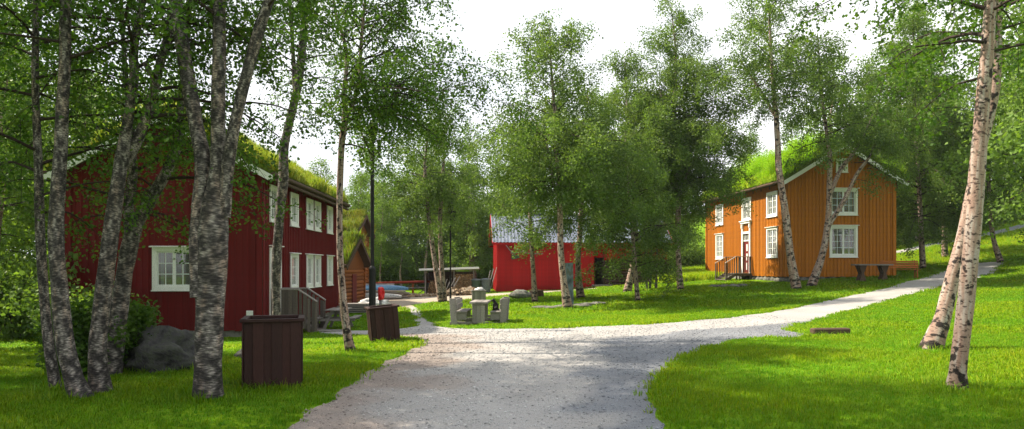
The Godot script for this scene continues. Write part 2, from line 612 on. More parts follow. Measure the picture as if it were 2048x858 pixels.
func smooth_sheet(called: String, xs: Array, ds: Array, material: Material) -> void:
	var v := PackedVector3Array()
	var nn := PackedVector3Array()
	for d: float in ds:
		for x: float in xs:
			v.append(Vector3(x, gy(x, -d), -d))
			nn.append(Vector3(gy(x - 0.6, -d) - gy(x + 0.6, -d), 1.2, gy(x, -d - 0.6) - gy(x, -d + 0.6)).normalized())
	var idx := PackedInt32Array()
	var w := xs.size()
	for j in ds.size() - 1:
		for i in w - 1:
			var a := j * w + i
			idx.append_array(PackedInt32Array([a, a + w, a + 1, a + 1, a + w, a + w + 1]))
	var arr := []
	arr.resize(Mesh.ARRAY_MAX)
	arr[Mesh.ARRAY_VERTEX] = v
	arr[Mesh.ARRAY_NORMAL] = nn
	arr[Mesh.ARRAY_INDEX] = idx
	var m := ArrayMesh.new()
	m.add_surface_from_arrays(Mesh.PRIMITIVE_TRIANGLES, arr)
	tag(part(self, called, m, material), "", "", "", "structure")


func ground() -> void:
	var xs := [-400.0, -250.0, -150.0, -100.0]
	for i in GNX - 1:
		xs.append(GX0 + i * GSTEP)
	xs.append_array([100.0, 150.0, 250.0, 400.0])
	var ds := [-150.0, -60.0, -20.0]
	for i in GNZ - 1:
		ds.append(GD0 + i * GSTEP)
	ds.append_array([180.0, 260.0, 400.0])
	smooth_sheet("ground", xs, ds, M.lawn)
	# gravel path: the part of a fine grid inside the outline, its rim cut along the outline
	var step := 0.25
	var b := MB.new()
	var values := {}
	var y0 := 1.0
	var cols := {}
	var gn := FastNoiseLite.new()
	gn.seed = 15
	gn.frequency = 0.5
	gn.fractal_octaves = 4
	for k in path_polys.size():
		var r: Rect2 = path_boxes[k]
		var i0 := int(floor(r.position.x / step))
		var i1 := int(ceil(r.end.x / step))
		var j0 := int(floor(r.position.y / step))
		var j1 := int(ceil(r.end.y / step))
		for j in range(j0, j1):
			for i in range(i0, i1):
				var key := Vector2i(i, j)
				if cols.has(key):
					continue
				cols[key] = true
				var corner := [Vector2i(i, j), Vector2i(i + 1, j), Vector2i(i + 1, j + 1), Vector2i(i, j + 1)]
				var f := []
				for q in corner:
					if not values.has(q):
						values[q] = path_distance(Vector2(q) * step)
					f.append(values[q])
				if f[0] > 0 and f[1] > 0 and f[2] > 0 and f[3] > 0:
					continue
				var poly := []
				for e in 4:
					var g := (e + 1) % 4
					var pa := Vector2(corner[e]) * step
					var pb := Vector2(corner[g]) * step
					if f[e] <= 0:
						poly.append(pa)
					if (f[e] <= 0) != (f[g] <= 0):
						poly.append(pa.lerp(pb, f[e] / (f[e] - f[g])))
				for e in range(1, poly.size() - 1):
					for q: Vector2 in [poly[0], poly[e + 1], poly[e]]:
						b.v.append(Vector3(q.x, gy(q.x, -q.y) + 0.006, -q.y))
						b.n.append(Vector3(gy(q.x - 0.6, -q.y) - gy(q.x + 0.6, -q.y), 1.2, gy(q.x, -q.y - 0.6) - gy(q.x, -q.y + 0.6)).normalized())
						b.c.append(gravel_tone(q, gn))
	for i in range(0, b.v.size(), 3):  # keep every face turned up
		if (b.v[i + 1] - b.v[i]).cross(b.v[i + 2] - b.v[i]).y > 0:
			var t := b.v[i + 1]
			b.v[i + 1] = b.v[i + 2]
			b.v[i + 2] = t
			var tc := b.c[i + 1]
			b.c[i + 1] = b.c[i + 2]
			b.c[i + 2] = tc
	tag(part(self, "gravel_path", b.done(), M.gravel), "", "", "", "structure")
	pebbles(gn)


func curve_at(table: Array, d: float) -> float:
	for i in table.size() - 1:
		if d <= table[i + 1][0]:
			return lerpf(table[i][1], table[i + 1][1], clampf((d - table[i][0]) / (table[i + 1][0] - table[i][0]), 0, 1))
	return table[-1][1]


func gravel_tone(p: Vector2, gn: FastNoiseLite) -> Color:
	# three gravels lie here: worn pale sand, brown grit on the left, bluish crushed stone on the right
	var n := gn.get_noise_2d(p.x, p.y)
	var n2 := gn.get_noise_2d(p.x * 3.0 + 40.0, p.y * 1.2)
	var c := Color(0.475, 0.465, 0.46)
	var blue := smoothstep(-0.25, 0.25, p.x - curve_at([[5, 0.7], [7, 0.8], [9.7, 1.05], [12, 1.25], [14, 1.7], [16, 2.4], [17.6, 4.6], [19, 7.5], [20.5, 9.6], [22, 30]], p.y) + n * 0.9)
	var brown := smoothstep(-0.3, 0.5, curve_at([[5, -0.7], [7, -0.9], [9, -1.2], [12, -1.2], [15, -0.8], [18, -1.0], [20, -3.5], [22, -30]], p.y) - p.x + n * 1.2)
	c = c.lerp(Color(0.32, 0.255, 0.22), brown * 0.75)
	c = c.lerp(Color(0.25, 0.265, 0.295), blue)
	if p.y > 33.5 and p.x < 6.0:
		c = Color(0.50, 0.43, 0.35)
	return c * (1.0 + n * 0.16 + n2 * 0.1)


func pebbles(gn: FastNoiseLite) -> void:
	var forms := []
	var spots := []
	for k in 3:
		spots.append([])
	for k in 26000:
		var d := 5.0 + pow(rng.randf(), 1.3) * 17.0
		var x := rng.randf_range(-3.5, 8.0)
		var p := Vector2(x, d)
		if path_distance(p) > -0.02 + rng.randf() * 0.06:
			continue
		var s := 0.004 + 0.011 * pow(rng.randf(), 3.0) + d * 0.0002
		var t := Transform3D(Basis.from_euler(Vector3(rng.randf() * 6, rng.randf() * 6, rng.randf() * 6)).scaled(Vector3(s, s * 0.8, s)), on(x, -d, 0.006 + s * 0.25))
		var c := gravel_tone(p, gn) * rng.randf_range(0.65, 1.45)
		c.a = 1.0
		spots[k % 3].append([t, c])
	for k in 3:
		forms.append(stone_mesh(100 + k, 1, Vector3.ONE, 0.35))
		tag(scatter(self, "loose_gravel", forms[k], M.pebble, spots[k]), "small loose stones strewn over the gravel path", "gravel", "", "stuff")


func scatter(parent: Node, called: String, mesh: Mesh, material: Material, spots: Array) -> MultiMeshInstance3D:
	var mm := MultiMesh.new()
	mm.transform_format = MultiMesh.TRANSFORM_3D
	mm.use_colors = true
	mm.mesh = mesh
	mm.instance_count = spots.size()
	for i in spots.size():
		mm.set_instance_transform(i, spots[i][0])
		mm.set_instance_color(i, spots[i][1])
	var o := MultiMeshInstance3D.new()
	o.name = numbered(called) if parent == self else called
	o.multimesh = mm
	o.material_override = material
	parent.add_child(o, true)
	return o


func stone_mesh(sd: int, level: int, size: Vector3, amp: float, flat := false) -> ArrayMesh:
	# a cube pushed out to a ball, then dented
	var f := FastNoiseLite.new()
	f.seed = sd
	f.frequency = 0.7
	f.fractal_octaves = 4
	var b := MB.new()
	var k := 2 + level * 2
	var ax := [Vector3.RIGHT, Vector3.UP, Vector3.BACK]
	var pos := func(p: Vector3) -> Vector3:
		var u := p.normalized() * lerpf(1.0, maxf(absf(p.x), maxf(absf(p.y), absf(p.z))) / maxf(p.length() * 0.62, 0.001), 0.5)
		return u * (1.0 + amp * f.get_noise_3dv(u * 1.6)) * size
	for i in 3:
		for sg: float in [-1.0, 1.0]:
			for a in k:
				for c in k:
					var q := []
					for e in [[0, 0], [1, 0], [1, 1], [0, 1]]:
						var uu: float = 2.0 * (a + e[0]) / k - 1.0
						var ww: float = 2.0 * (c + e[1]) / k - 1.0
						q.append(pos.call(ax[i] * sg + ax[(i + 1) % 3] * uu + ax[(i + 2) % 3] * ww * sg))
					b.quad(q[0], q[1], q[2], q[3])
	if not flat:
		var sums := {}
		for i in b.v.size():
			var key := Vector3i((b.v[i] * 2000.0).round())
			sums[key] = sums.get(key, Vector3.ZERO) + b.n[i]
		for i in b.v.size():
			b.n[i] = (sums[Vector3i((b.v[i] * 2000.0).round())] as Vector3).normalized()
	return b.done()


# ---------------------------------------------------------------- grass
func tuft(sd: int, blades: int, height: float, width: float, spread: float, lean: float, tones: Array) -> ArrayMesh:
	var r := RandomNumberGenerator.new()
	r.seed = sd
	var b := MB.new()
	for k in blades:
		var a := r.randf() * TAU
		var root := Vector3(cos(a), 0, sin(a)) * spread * sqrt(r.randf())
		var out := Vector3(cos(a + r.randf_range(-1, 1)), 0, sin(a + r.randf_range(-1, 1)))
		var side := Vector3(-out.z, 0, out.x).rotated(Vector3.UP, r.randf_range(-1.2, 1.2)) * width * r.randf_range(0.7, 1.3) * 0.5
		var h := height * r.randf_range(0.5, 1.15)
		var l := lean * r.randf_range(0.2, 1.2)
		var mid := root + Vector3(0, h * 0.55, 0) + out * h * l * 0.35
		var tip := root + Vector3(0, h * (1.0 - 0.25 * l), 0) + out * h * l
		var c: Color = tones[r.randi() % tones.size()] * r.randf_range(0.8, 1.2)
		c.a = 1.0
		var q := out.lerp(Vector3.UP, 0.82).normalized()
		if (mid - root + side * 2.0).cross(side).dot(q) > 0.0:  # faces turned the way their normals point
			side = -side
		b.v.append_array(PackedVector3Array([root - side, mid + side, root + side, root - side, mid - side, mid + side, mid - side, tip, mid + side]))
		for i in 9:
			b.n.append(q)
			b.c.append(c)
	return b.done()


func lawn_grass() -> void:
	var green := [Color(0.165, 0.335, 0.013), Color(0.21, 0.38, 0.015), Color(0.12, 0.275, 0.013), Color(0.27, 0.41, 0.025)]
	var keep_out := [Rect2(-13.6, 20.6, 6.1, 11.0), Rect2(13.4, 36.9, 7.2, 12.6), Rect2(-1.2, 46.8, 12.0, 6.0)]
	var bands := [[5.5, 9.5, 17000, 0.055, 0.006, 0.05, 13], [9.5, 15.0, 26000, 0.06, 0.008, 0.075, 13], [15.0, 26.0, 34000, 0.07, 0.013, 0.11, 13], [26.0, 52.0, 42000, 0.085, 0.022, 0.2, 13]]
	var patch := FastNoiseLite.new()
	patch.seed = 44
	patch.frequency = 0.25
	patch.fractal_octaves = 3
	for bi in bands.size():
		var b: Array = bands[bi]
		var spots := [[], []]
		for k in int(b[2]):
			var d := sqrt(lerpf(b[0] * b[0], b[1] * b[1], rng.randf()))
			var x := rng.randf_range(-0.78, 0.80) * d
			var p := Vector2(x, d)
			var away := path_distance(p)
			if away < 0.03 and rng.randf() > 0.05 * (1.0 if away > -0.12 else 0.0):
				continue
			var skip := false
			for r in keep_out:
				if r.has_point(p):
					skip = true
			if skip:
				continue
			var n := patch.get_noise_2d(x, d)
			var s := rng.randf_range(0.7, 1.25) * (1.0 + n * 0.5)
			if away < 0.3:
				s *= 1.15
			var t := Transform3D(Basis(Vector3.UP, rng.randf() * TAU).scaled(Vector3(s, s, s)), on(x, -d, -0.004))
			var c := Color(1.0 + n * 0.5 + rng.randf_range(-0.12, 0.2), 1.0 + n * 0.15 + rng.randf_range(-0.1, 0.1), 0.9)
			spots[k % 2].append([t, c])
		for k in 2:
			var mesh := tuft(300 + bi * 2 + k, b[6], b[3], b[4], b[5], 0.55, green)
			tag(scatter(self, "lawn_grass", mesh, M.blade, spots[k]), "short green lawn grass growing round the gravel path", "grass", "", "stuff")
	# longer tufts left by the mower round trunks, bins and stones
	var rough := []
	var feet := [[-6.2, 9.6, 0.35], [-5.4, 9.0, 0.5], [-3.85, 8.9, 0.5], [-3.4, 14.6, 0.35], [-5.8, 17.3, 0.4], [5.8, 9.14, 0.4], [7.75, 12.9, 0.45], [-3.42, 10.05, 0.75], [-3.18, 17.5, 0.65], [-5.98, 11.95, 0.95], [-6.9, 11.7, 0.7], [7.0, 15.4, 0.6], [13.3, 32.9, 0.6], [14.6, 34.0, 0.7], [2.3, 29.2, 0.5], [-1.03, 22.9, 1.25]]
	for q in feet:
		for k in int(90 * q[2]):
			var a := rng.randf() * TAU
			var rr: float = q[2] * rng.randf_range(0.45, 1.15)
			var s := rng.randf_range(0.5, 1.2)
			rough.append([Transform3D(Basis(Vector3.UP, a * 3.0).scaled(Vector3(s, s, s)), on(q[0] + cos(a) * rr, -q[1] + sin(a) * rr, -0.005)), Color(0.9 + rng.randf() * 0.2, 0.95, 0.9)])
	for k in 1500:
		var d := 6.0 + pow(rng.randf(), 1.4) * 22.0
		var x := rng.randf_range(-0.78, 0.8) * d
		if patch.get_noise_2d(x * 2.0 + 50.0, d * 2.0) < 0.12 or path_distance(Vector2(x, d)) < 0.05 or keep_out[0].has_point(Vector2(x, d)):
			continue
		var s := rng.randf_range(0.35, 0.8)
		rough.append([Transform3D(Basis(Vector3.UP, k * 1.7).scaled(Vector3(s, s, s)), on(x, -d, -0.005)), Color(0.95 + rng.randf() * 0.3, 1.0, 0.9)])
	tag(scatter(self, "grass_tufts", tuft(340, 15, 0.15, 0.008, 0.07, 0.7, green), M.blade, rough), "longer grass tufts round trunks, bins and stones", "grass", "", "stuff")
	# taller meadow between the barn and the orange house, and on the hillside at the right
	var tall := []
	for k in 9000:
		var m := k % 3
		var x := rng.randf_range(9.5, 14.5) if m < 1 else rng.randf_range(19.0, 46.0)
		var d := rng.randf_range(44.0, 54.0) if m < 1 else rng.randf_range(42.0, 60.0)
		if keep_out[1].has_point(Vector2(x, d)) or keep_out[2].has_point(Vector2(x, d)) or path_distance(Vector2(x, d)) < 0.2:
			continue
		var s := rng.randf_range(0.6, 1.3) * (1.0 if m < 1 else 0.5)
		tall.append([Transform3D(Basis(Vector3.UP, rng.randf() * TAU).scaled(Vector3(s, s, s)), on(x, -d, -0.01)), Color(1.1 + rng.randf() * 0.5, 1.1, 0.9)])
	tag(scatter(self, "meadow_grass", tuft(350, 16, 0.5, 0.025, 0.22, 0.5, green), M.blade, tall), "tall pale meadow grass on the slope beside the orange house", "grass", "", "stuff")


# ---------------------------------------------------------------- buildings
func spans(x0: float, x1: float, low: float, openings: Array) -> Array:
	# what is left of the column x0..x1 between its foot and its top (INF) once the openings are taken out
	var left := [[low, INF]]
	for o in openings:
		if o.position.x < x1 - 0.001 and o.end.x > x0 + 0.001:
			var next := []
			for s in left:
				if o.position.y > s[0]:
					next.append([s[0], minf(s[1], o.position.y)])
				if o.end.y < s[1]:
					next.append([maxf(s[0], o.end.y), s[1]])
			left = next
	return left


func cuts(x0: float, x1: float, openings: Array, extra := []) -> Array:
	var c := [x0, x1]
	for o in openings:
		for e in [o.position.x, o.end.x]:
			if e > x0 + 0.004 and e < x1 - 0.004:
				c.append(e)
	for e in extra:
		if e > x0 + 0.004 and e < x1 - 0.004:
			c.append(e)
	c.sort()
	return c


func column(b: MB, x0: float, x1: float, z0: float, z1: float, low: float, top: Callable, openings: Array, from := 0.0) -> void:
	var c := cuts(x0, x1, openings)
	for i in c.size() - 1:
		for s in spans(c[i], c[i + 1], low, openings):
			var ya: float = minf(s[1], top.call(c[i]))
			var yb: float = minf(s[1], top.call(c[i + 1]))
			var a: float = c[i] - from
			var e: float = c[i + 1] - from
			b.hexa([Vector3(a, s[0], z1), Vector3(e, s[0], z1), Vector3(e, s[0], z0), Vector3(a, s[0], z0), Vector3(a, ya, z1), Vector3(e, yb, z1), Vector3(e, yb, z0), Vector3(a, ya, z0)])


func pieces(wall: Node3D, called: String, x0: float, x1: float, z0: float, z1: float, low: float, top: Callable, openings: Array, material: Material) -> void:
	# the board between x0 and x1, sawn where an opening crosses it; every length is a piece of its own
	var c := cuts(x0, x1, openings)
	for i in c.size() - 1:
		for s in spans(c[i], c[i + 1], low, openings):
			var ya: float = minf(s[1], top.call(c[i]))
			var yb: float = minf(s[1], top.call(c[i + 1]))
			if maxf(ya, yb) - s[0] < 0.01 or c[i + 1] - c[i] < 0.01:
				continue
			var w: float = c[i + 1] - c[i]
			var key := "%s|%.4f|%.4f|%.4f|%.4f|%.4f|%.4f" % [called, w, z0, z1, s[0], ya, yb]
			if not meshes.has(key):
				var b := MB.new()
				b.hexa([Vector3(0, s[0], z1), Vector3(w, s[0], z1), Vector3(w, s[0], z0), Vector3(0, s[0], z0), Vector3(0, ya, z1), Vector3(w, yb, z1), Vector3(w, yb, z0), Vector3(0, ya, z0)])
				meshes[key] = b.done()
			part(wall, called, meshes[key], material, xf(Vector3(c[i], 0, 0)))


func clad_wall(house: Node3D, frame: Transform3D, width: float, low: float, top: Callable, peak: float, openings: Array, paint: String, board_width: float, clad := true) -> Node3D:
	# frame: x along the wall, y up, z outwards. A slab with openings, boards on it and battens over their joints, each a piece of its own.
	var b := MB.new()
	var c := cuts(0.0, width, openings, [peak])
	for i in c.size() - 1:
		column(b, c[i], c[i + 1], -0.14, 0.0, low, top, openings)
	var wall := part(house, "wall", b.done(), M.inner_wall, frame)
	if not clad:
		wall.material_override = M[paint + "_1"]
		return wall
	var count := int(round(width / board_width))
	var bw := width / count
	for i in count:
		var x0 := i * bw + 0.002
		var x1 := (i + 1) * bw - 0.002
		pieces(wall, "board", x0, x1, 0.002, 0.022 + 0.003 * ((i * 7) % 3), low - 0.03 - 0.012 * ((i * 5) % 3), top, openings, M["%s_%d" % [paint, (i * 5 + i / 3) % 3]])
	for i in count + 1:
		var x0 := clampf(i * bw - 0.028, 0.0, width - 0.056)
		var x1 := x0 + 0.056
		pieces(wall, "batten", x0, x1, 0.0295, 0.052, low - 0.03, top, openings, M["%s_%d" % [paint, (i * 4 + i / 5) % 3]])
	return wall


func ripple(w: float, h: float, folds: int, depth: float) -> ArrayMesh:
	var b := MB.new()
	var n := folds * 6
	for i in n:
		var x0 := w * i / n
		var x1 := w * (i + 1) / n
		var z0 := sin(TAU * folds * i / n) * depth
		var z1 := sin(TAU * folds * (i + 1) / n) * depth
		b.quad(Vector3(x0, 0, z0), Vector3(x1, 0, z1), Vector3(x1, h, z1), Vector3(x0, h, z0))
	return b.done()


func window(house: Node3D, frame: Transform3D, r: Rect2, casements: int, cols: int, rows: int, cap: bool, curtain := "curtain", drawn := 0.32, trim := 0.12) -> Node3D:
	# r: the opening in the wall. Casing, sill and cap stand proud of the boards, the sashes sit back in the opening.
	var w := r.size.x
	var h := r.size.y
	var b := MB.new()
	var z := 0.062
	b.cbox(Vector3(-trim / 2, h / 2, z), Vector3(trim, h + trim * 2, 0.05), 0.006)
	b.cbox(Vector3(w + trim / 2, h / 2, z), Vector3(trim, h + trim * 2, 0.05), 0.006)
	b.cbox(Vector3(w / 2, h + trim / 2, z - 0.002), Vector3(w, trim, 0.05), 0.005)
	b.cbox(Vector3(w / 2, -trim / 2, z - 0.002), Vector3(w, trim, 0.05), 0.005)
	for s in [[Vector3(-0.004, h / 2, -0.02), Vector3(0.008, h, 0.12)], [Vector3(w + 0.004, h / 2, -0.02), Vector3(0.008, h, 0.12)], [Vector3(w / 2, h + 0.004, -0.02), Vector3(w, 0.008, 0.12)], [Vector3(w / 2, -0.004, -0.02), Vector3(w, 0.008, 0.12)]]:
		b.box(s[0], s[1])
	var win := part(house, "window", b.done(), M.white_paint, frame * xf(Vector3(r.position.x, r.position.y, 0)))
	b = MB.new()
	b.cbox(Vector3(w / 2, -trim - 0.018, z + 0.012), Vector3(w + trim * 2 + 0.04, 0.035, 0.09), 0.006)
	part(win, "sill", b.done(), M.white_paint)
	if cap:
		b = MB.new()
		b.cbox(Vector3(w / 2, h + trim + 0.02, z + 0.03), Vector3(w + trim * 2 + 0.12, 0.035, 0.15), 0.006, Basis(Vector3.RIGHT, 0.12))
		part(win, "head_cap", b.done(), M.white_paint)
	var sw := w / casements
	var st := 0.045
	var zs := 0.012
	var pw := (sw - st * 2 - 0.022 * (cols - 1)) / cols
	var ph := (h - st * 2 - 0.022 * (rows - 1)) / rows
	var bars := MB.new()
	for i in cols - 1:
		bars.box(Vector3(st + pw + 0.011 + i * (pw + 0.022), h / 2, zs), Vector3(0.022, h - st * 2, 0.026))
	for j in rows - 1:
		bars.box(Vector3(sw / 2, st + ph + 0.011 + j * (ph + 0.022), zs), Vector3(sw - st * 2, 0.022, 0.022))
	var bars_mesh := bars.done()
	var frame_b := MB.new()
	frame_b.box(Vector3(st / 2, h / 2, zs), Vector3(st, h, 0.04))
	frame_b.box(Vector3(sw - st / 2, h / 2, zs), Vector3(st, h, 0.04))
	frame_b.box(Vector3(sw / 2, h - st / 2, zs), Vector3(sw - st * 2, st, 0.036))
	frame_b.box(Vector3(sw / 2, st / 2, zs), Vector3(sw - st * 2, st, 0.036))
	var frame_mesh := frame_b.done()
	for k in casements:
		part(win, "sash", frame_mesh, M.white_paint, xf(Vector3(k * sw, 0, 0)))
		part(win, "glazing_bars", bars_mesh, M.white_paint, xf(Vector3(k * sw, 0, 0)))
		for i in cols:
			for j in rows:
				part(win, "pane", box_mesh(Vector3(pw + 0.006, ph + 0.006, 0.004)), M.glass, xf(Vector3(k * sw + st + pw / 2 + i * (pw + 0.022), st + ph / 2 + j * (ph + 0.022), zs)))
	if curtain:
		var cw := w * drawn
		part(win, "curtain", ripple(cw, h * 0.97, 4, 0.02), M[curtain], xf(Vector3(0.01, 0.01, -0.20)))
		part(win, "curtain", ripple(cw, h * 0.97, 4, 0.02), M[curtain], xf(Vector3(w - cw - 0.01, 0.01, -0.20)))
	return win


func sod_roof(house: Node3D, width: float, length: float, eave: float, ridge: float, over: float, front: float, sd: int, height: float, blade_w: float, count: int, tones: Array, lush: Array) -> void:
	# eave and ridge: undersides of the roof boards at x = -over and at the middle. The house runs from z = 0 back to -length.
	var half := width / 2 + over
	var rise := ridge - eave
	var up := Vector3(-rise, half, 0).normalized()
	var slant := Vector2(half, rise).length()
	var n := FastNoiseLite.new()
	n.seed = sd
	n.frequency = 0.5
	n.fractal_octaves = 3
	var zf := front
	var zb := -length - front
	var grass := []
	for side in [0, 1]:
		var b := MB.new()
		var sg := 1.0 if side == 0 else -1.0
		var e := Vector3(-over if side == 0 else width + over, eave, 0)
		var r := Vector3(width / 2, ridge, 0)
		var u := Vector3(up.x * sg, up.y, 0)
		var th := u * 0.07
		var q := [e, r] if side == 0 else [r, e]
		b.hexa([q[0] + Vector3(0, 0, zf), q[1] + Vector3(0, 0, zf), q[1] + Vector3(0, 0, zb), q[0] + Vector3(0, 0, zb), q[0] + th + Vector3(0, 0, zf), q[1] + th + Vector3(0, 0, zf), q[1] + th + Vector3(0, 0, zb), q[0] + th + Vector3(0, 0, zb)])
		var deck := part(house, "roof", b.done(), M.roof_wood)
		# turf, uneven on top
		b = MB.new()
		var nu := 14
		var nz := 40
		var top := func(i: int, k: int) -> Vector3:
			var f := float(i) / nu
			var z := lerpf(zf - 0.04, zb + 0.04, float(k) / nz)
			var base := (e + (r - e).normalized() * 0.06).lerp(r, f)
			return base + u * (0.075 + 0.17 + 0.05 * n.get_noise_2d(f * 7.0, z * 2.0)) + Vector3(0, 0, z)
		var bot := func(i: int, k: int) -> Vector3:
			var f := float(i) / nu
			return (e + (r - e).normalized() * 0.06).lerp(r, f) + u * 0.075 + Vector3(0, 0, lerpf(zf - 0.04, zb + 0.04, float(k) / nz))
		for i in nu:
			for k in nz:
				if side == 0:
					b.quad(top.call(i, k), top.call(i + 1, k), top.call(i + 1, k + 1), top.call(i, k + 1))
				else:
					b.quad(top.call(i + 1, k), top.call(i, k), top.call(i, k + 1), top.call(i + 1, k + 1))
			for k in [0, nz]:
				if (k == 0) == (side == 0):
					b.quad(bot.call(i, k), bot.call(i + 1, k), top.call(i + 1, k), top.call(i, k))
				else:
					b.quad(bot.call(i + 1, k), bot.call(i, k), top.call(i, k), top.call(i + 1, k))
		for k in nz:
			if side == 0:
				b.quad(bot.call(0, k + 1), bot.call(0, k), top.call(0, k), top.call(0, k + 1))
			else:
				b.quad(bot.call(0, k), bot.call(0, k + 1), top.call(0, k + 1), top.call(0, k))
		part(deck, "turf", b.done(), M.sod)
		# turf log along the eave, on pegs
		b = MB.new()
		var pts := []
		var rad := []
		for k in 13:
			pts.append(e + u * 0.14 + (r - e).normalized() * -0.03 + Vector3(0, 0.012 * n.get_noise_1d(k * 9.0), lerpf(zf + 0.03, zb - 0.03, k / 12.0)))
			rad.append(0.07 + 0.012 * n.get_noise_1d(k * 17.0))
		b.tube(pts, rad, 8)
		part(deck, "turf_log", b.done(), M.roof_wood)
		for k in int(length / 1.1):
			b = MB.new()
			b.box(e + u * -0.02 + Vector3(0.06 * sg, -0.03, zf - 0.7 - k * 1.1), Vector3(0.05, 0.16, 0.05))
			part(deck, "roof_hook", b.done(), M.roof_wood)
		# bargeboards
		for zz: float in [zf + 0.018, zb - 0.018]:
			b = MB.new()
			var dirv := (r - e).normalized()
			var a0 := e - dirv * 0.08
			var a1 := r
			var lo := -u * 0.10
			var hi := u * 0.09
			var pa := [a0 + lo, a1 + lo] if side == 0 else [a1 + lo, a0 + lo]
			var pb := [a0 + hi, a1 + hi] if side == 0 else [a1 + hi, a0 + hi]
			b.hexa([pa[0] + Vector3(0, 0, zz + 0.017), pa[1] + Vector3(0, 0, zz + 0.017), pa[1] + Vector3(0, 0, zz - 0.017), pa[0] + Vector3(0, 0, zz - 0.017), pb[0] + Vector3(0, 0, zz + 0.017), pb[1] + Vector3(0, 0, zz + 0.017), pb[1] + Vector3(0, 0, zz - 0.017), pb[0] + Vector3(0, 0, zz - 0.017)])
			part(deck, "bargeboard", b.done(), M.white_paint)
		for k in count:
			var f := rng.randf()
			var z := rng.randf_range(zb + 0.05, zf - 0.05)
			var big := clampf(0.85 + n.get_noise_2d(f * 5.0 + 70.0, z * 0.9) * 1.1, 0.35, 1.6) * rng.randf_range(0.6, 1.2)
			var base := e.lerp(r, f) + u * 0.235 + Vector3(0, 0, z)
			var tilt := Basis(Vector3(rng.randf_range(-1, 1), 0, rng.randf_range(-1, 1)).normalized(), rng.randf_range(0, 0.3))
			grass.append([Transform3D(tilt * Basis(Vector3.UP, rng.randf() * TAU).scaled(Vector3(big, big, big)), base), Color(rng.randf_range(0.8, 1.35), rng.randf_range(0.9, 1.1), 0.9)])
	var meadow := scatter(house, "roof_grass", tuft(sd, 14, height, blade_w, 0.14, 0.5, tones), M.blade, grass)
	tag(meadow, "", "", "", "stuff")
	if lush:
		var plants := []
		for k in int(lush[0]):
			var s: float = -1.0 if k % 4 else 1.0
			var f := rng.randf_range(0.05, 1.0)
			var z := rng.randf_range(zb + 0.1, zf - 0.1)
			var e := Vector3(-over if s < 0 else width + over, eave, 0)
			var base := e.lerp(Vector3(width / 2, ridge, 0), f) + Vector3(0, 0.26, z)
			var big := clampf(0.8 + n.get_noise_2d(f * 6.0, z * 1.3) * 1.4, 0.3, 1.7) * rng.randf_range(0.7, 1.15)
			plants.append([Transform3D(Basis(Vector3.UP, rng.randf() * TAU).scaled(Vector3(big, big, big)), base), Color(rng.randf_range(0.8, 1.2), 1.0, 0.9)])
		tag(scatter(house, "roof_herbs", herb(sd + 1, lush[1]), M.blade, plants), "", "", "", "stuff")


func herb(sd: int, height: float) -> ArrayMesh:
	# an upright stalk set with narrow leaves all the way up
	var r := RandomNumberGenerator.new()
	r.seed = sd
	var b := MB.new()
	for s in 4:
		var root := Vector3(r.randf_range(-0.1, 0.1), 0, r.randf_range(-0.1, 0.1))
		var tip := root + Vector3(r.randf_range(-0.12, 0.12), height * r.randf_range(0.75, 1.1), r.randf_range(-0.12, 0.12))
		var c0 := Color(0.29, 0.50, 0.03) * r.randf_range(0.85, 1.2)
		for k in 26:
			var t := 0.12 + 0.88 * k / 26.0
			var p := root.lerp(tip, t)
			var a := k * 2.4 + r.randf()
			var out := Vector3(cos(a), 0.45, sin(a)).normalized()
			var l := 0.10 * (1.15 - t * 0.8) * r.randf_range(0.8, 1.2)
			var side := out.cross(Vector3.UP).normalized() * l * 0.16
			var q := (Vector3.UP - out * out.y).normalized()
			b.v.append_array(PackedVector3Array([p, p + out * l, p + out * l * 0.5 + side, p, p + out * l * 0.5 - side, p + out * l]))
			var c := c0 * r.randf_range(0.8, 1.25)
			c.a = 1.0
			for i in 6:
				b.n.append(q)
				b.c.append(c)
	return b.done()


func gable_top(width: float, eave: float, ridge: float, over: float) -> Callable:
	var k := (ridge - eave) / (width / 2 + over)
	return func(x: float) -> float: return eave + k * (minf(x, width - x) + over) - 0.012


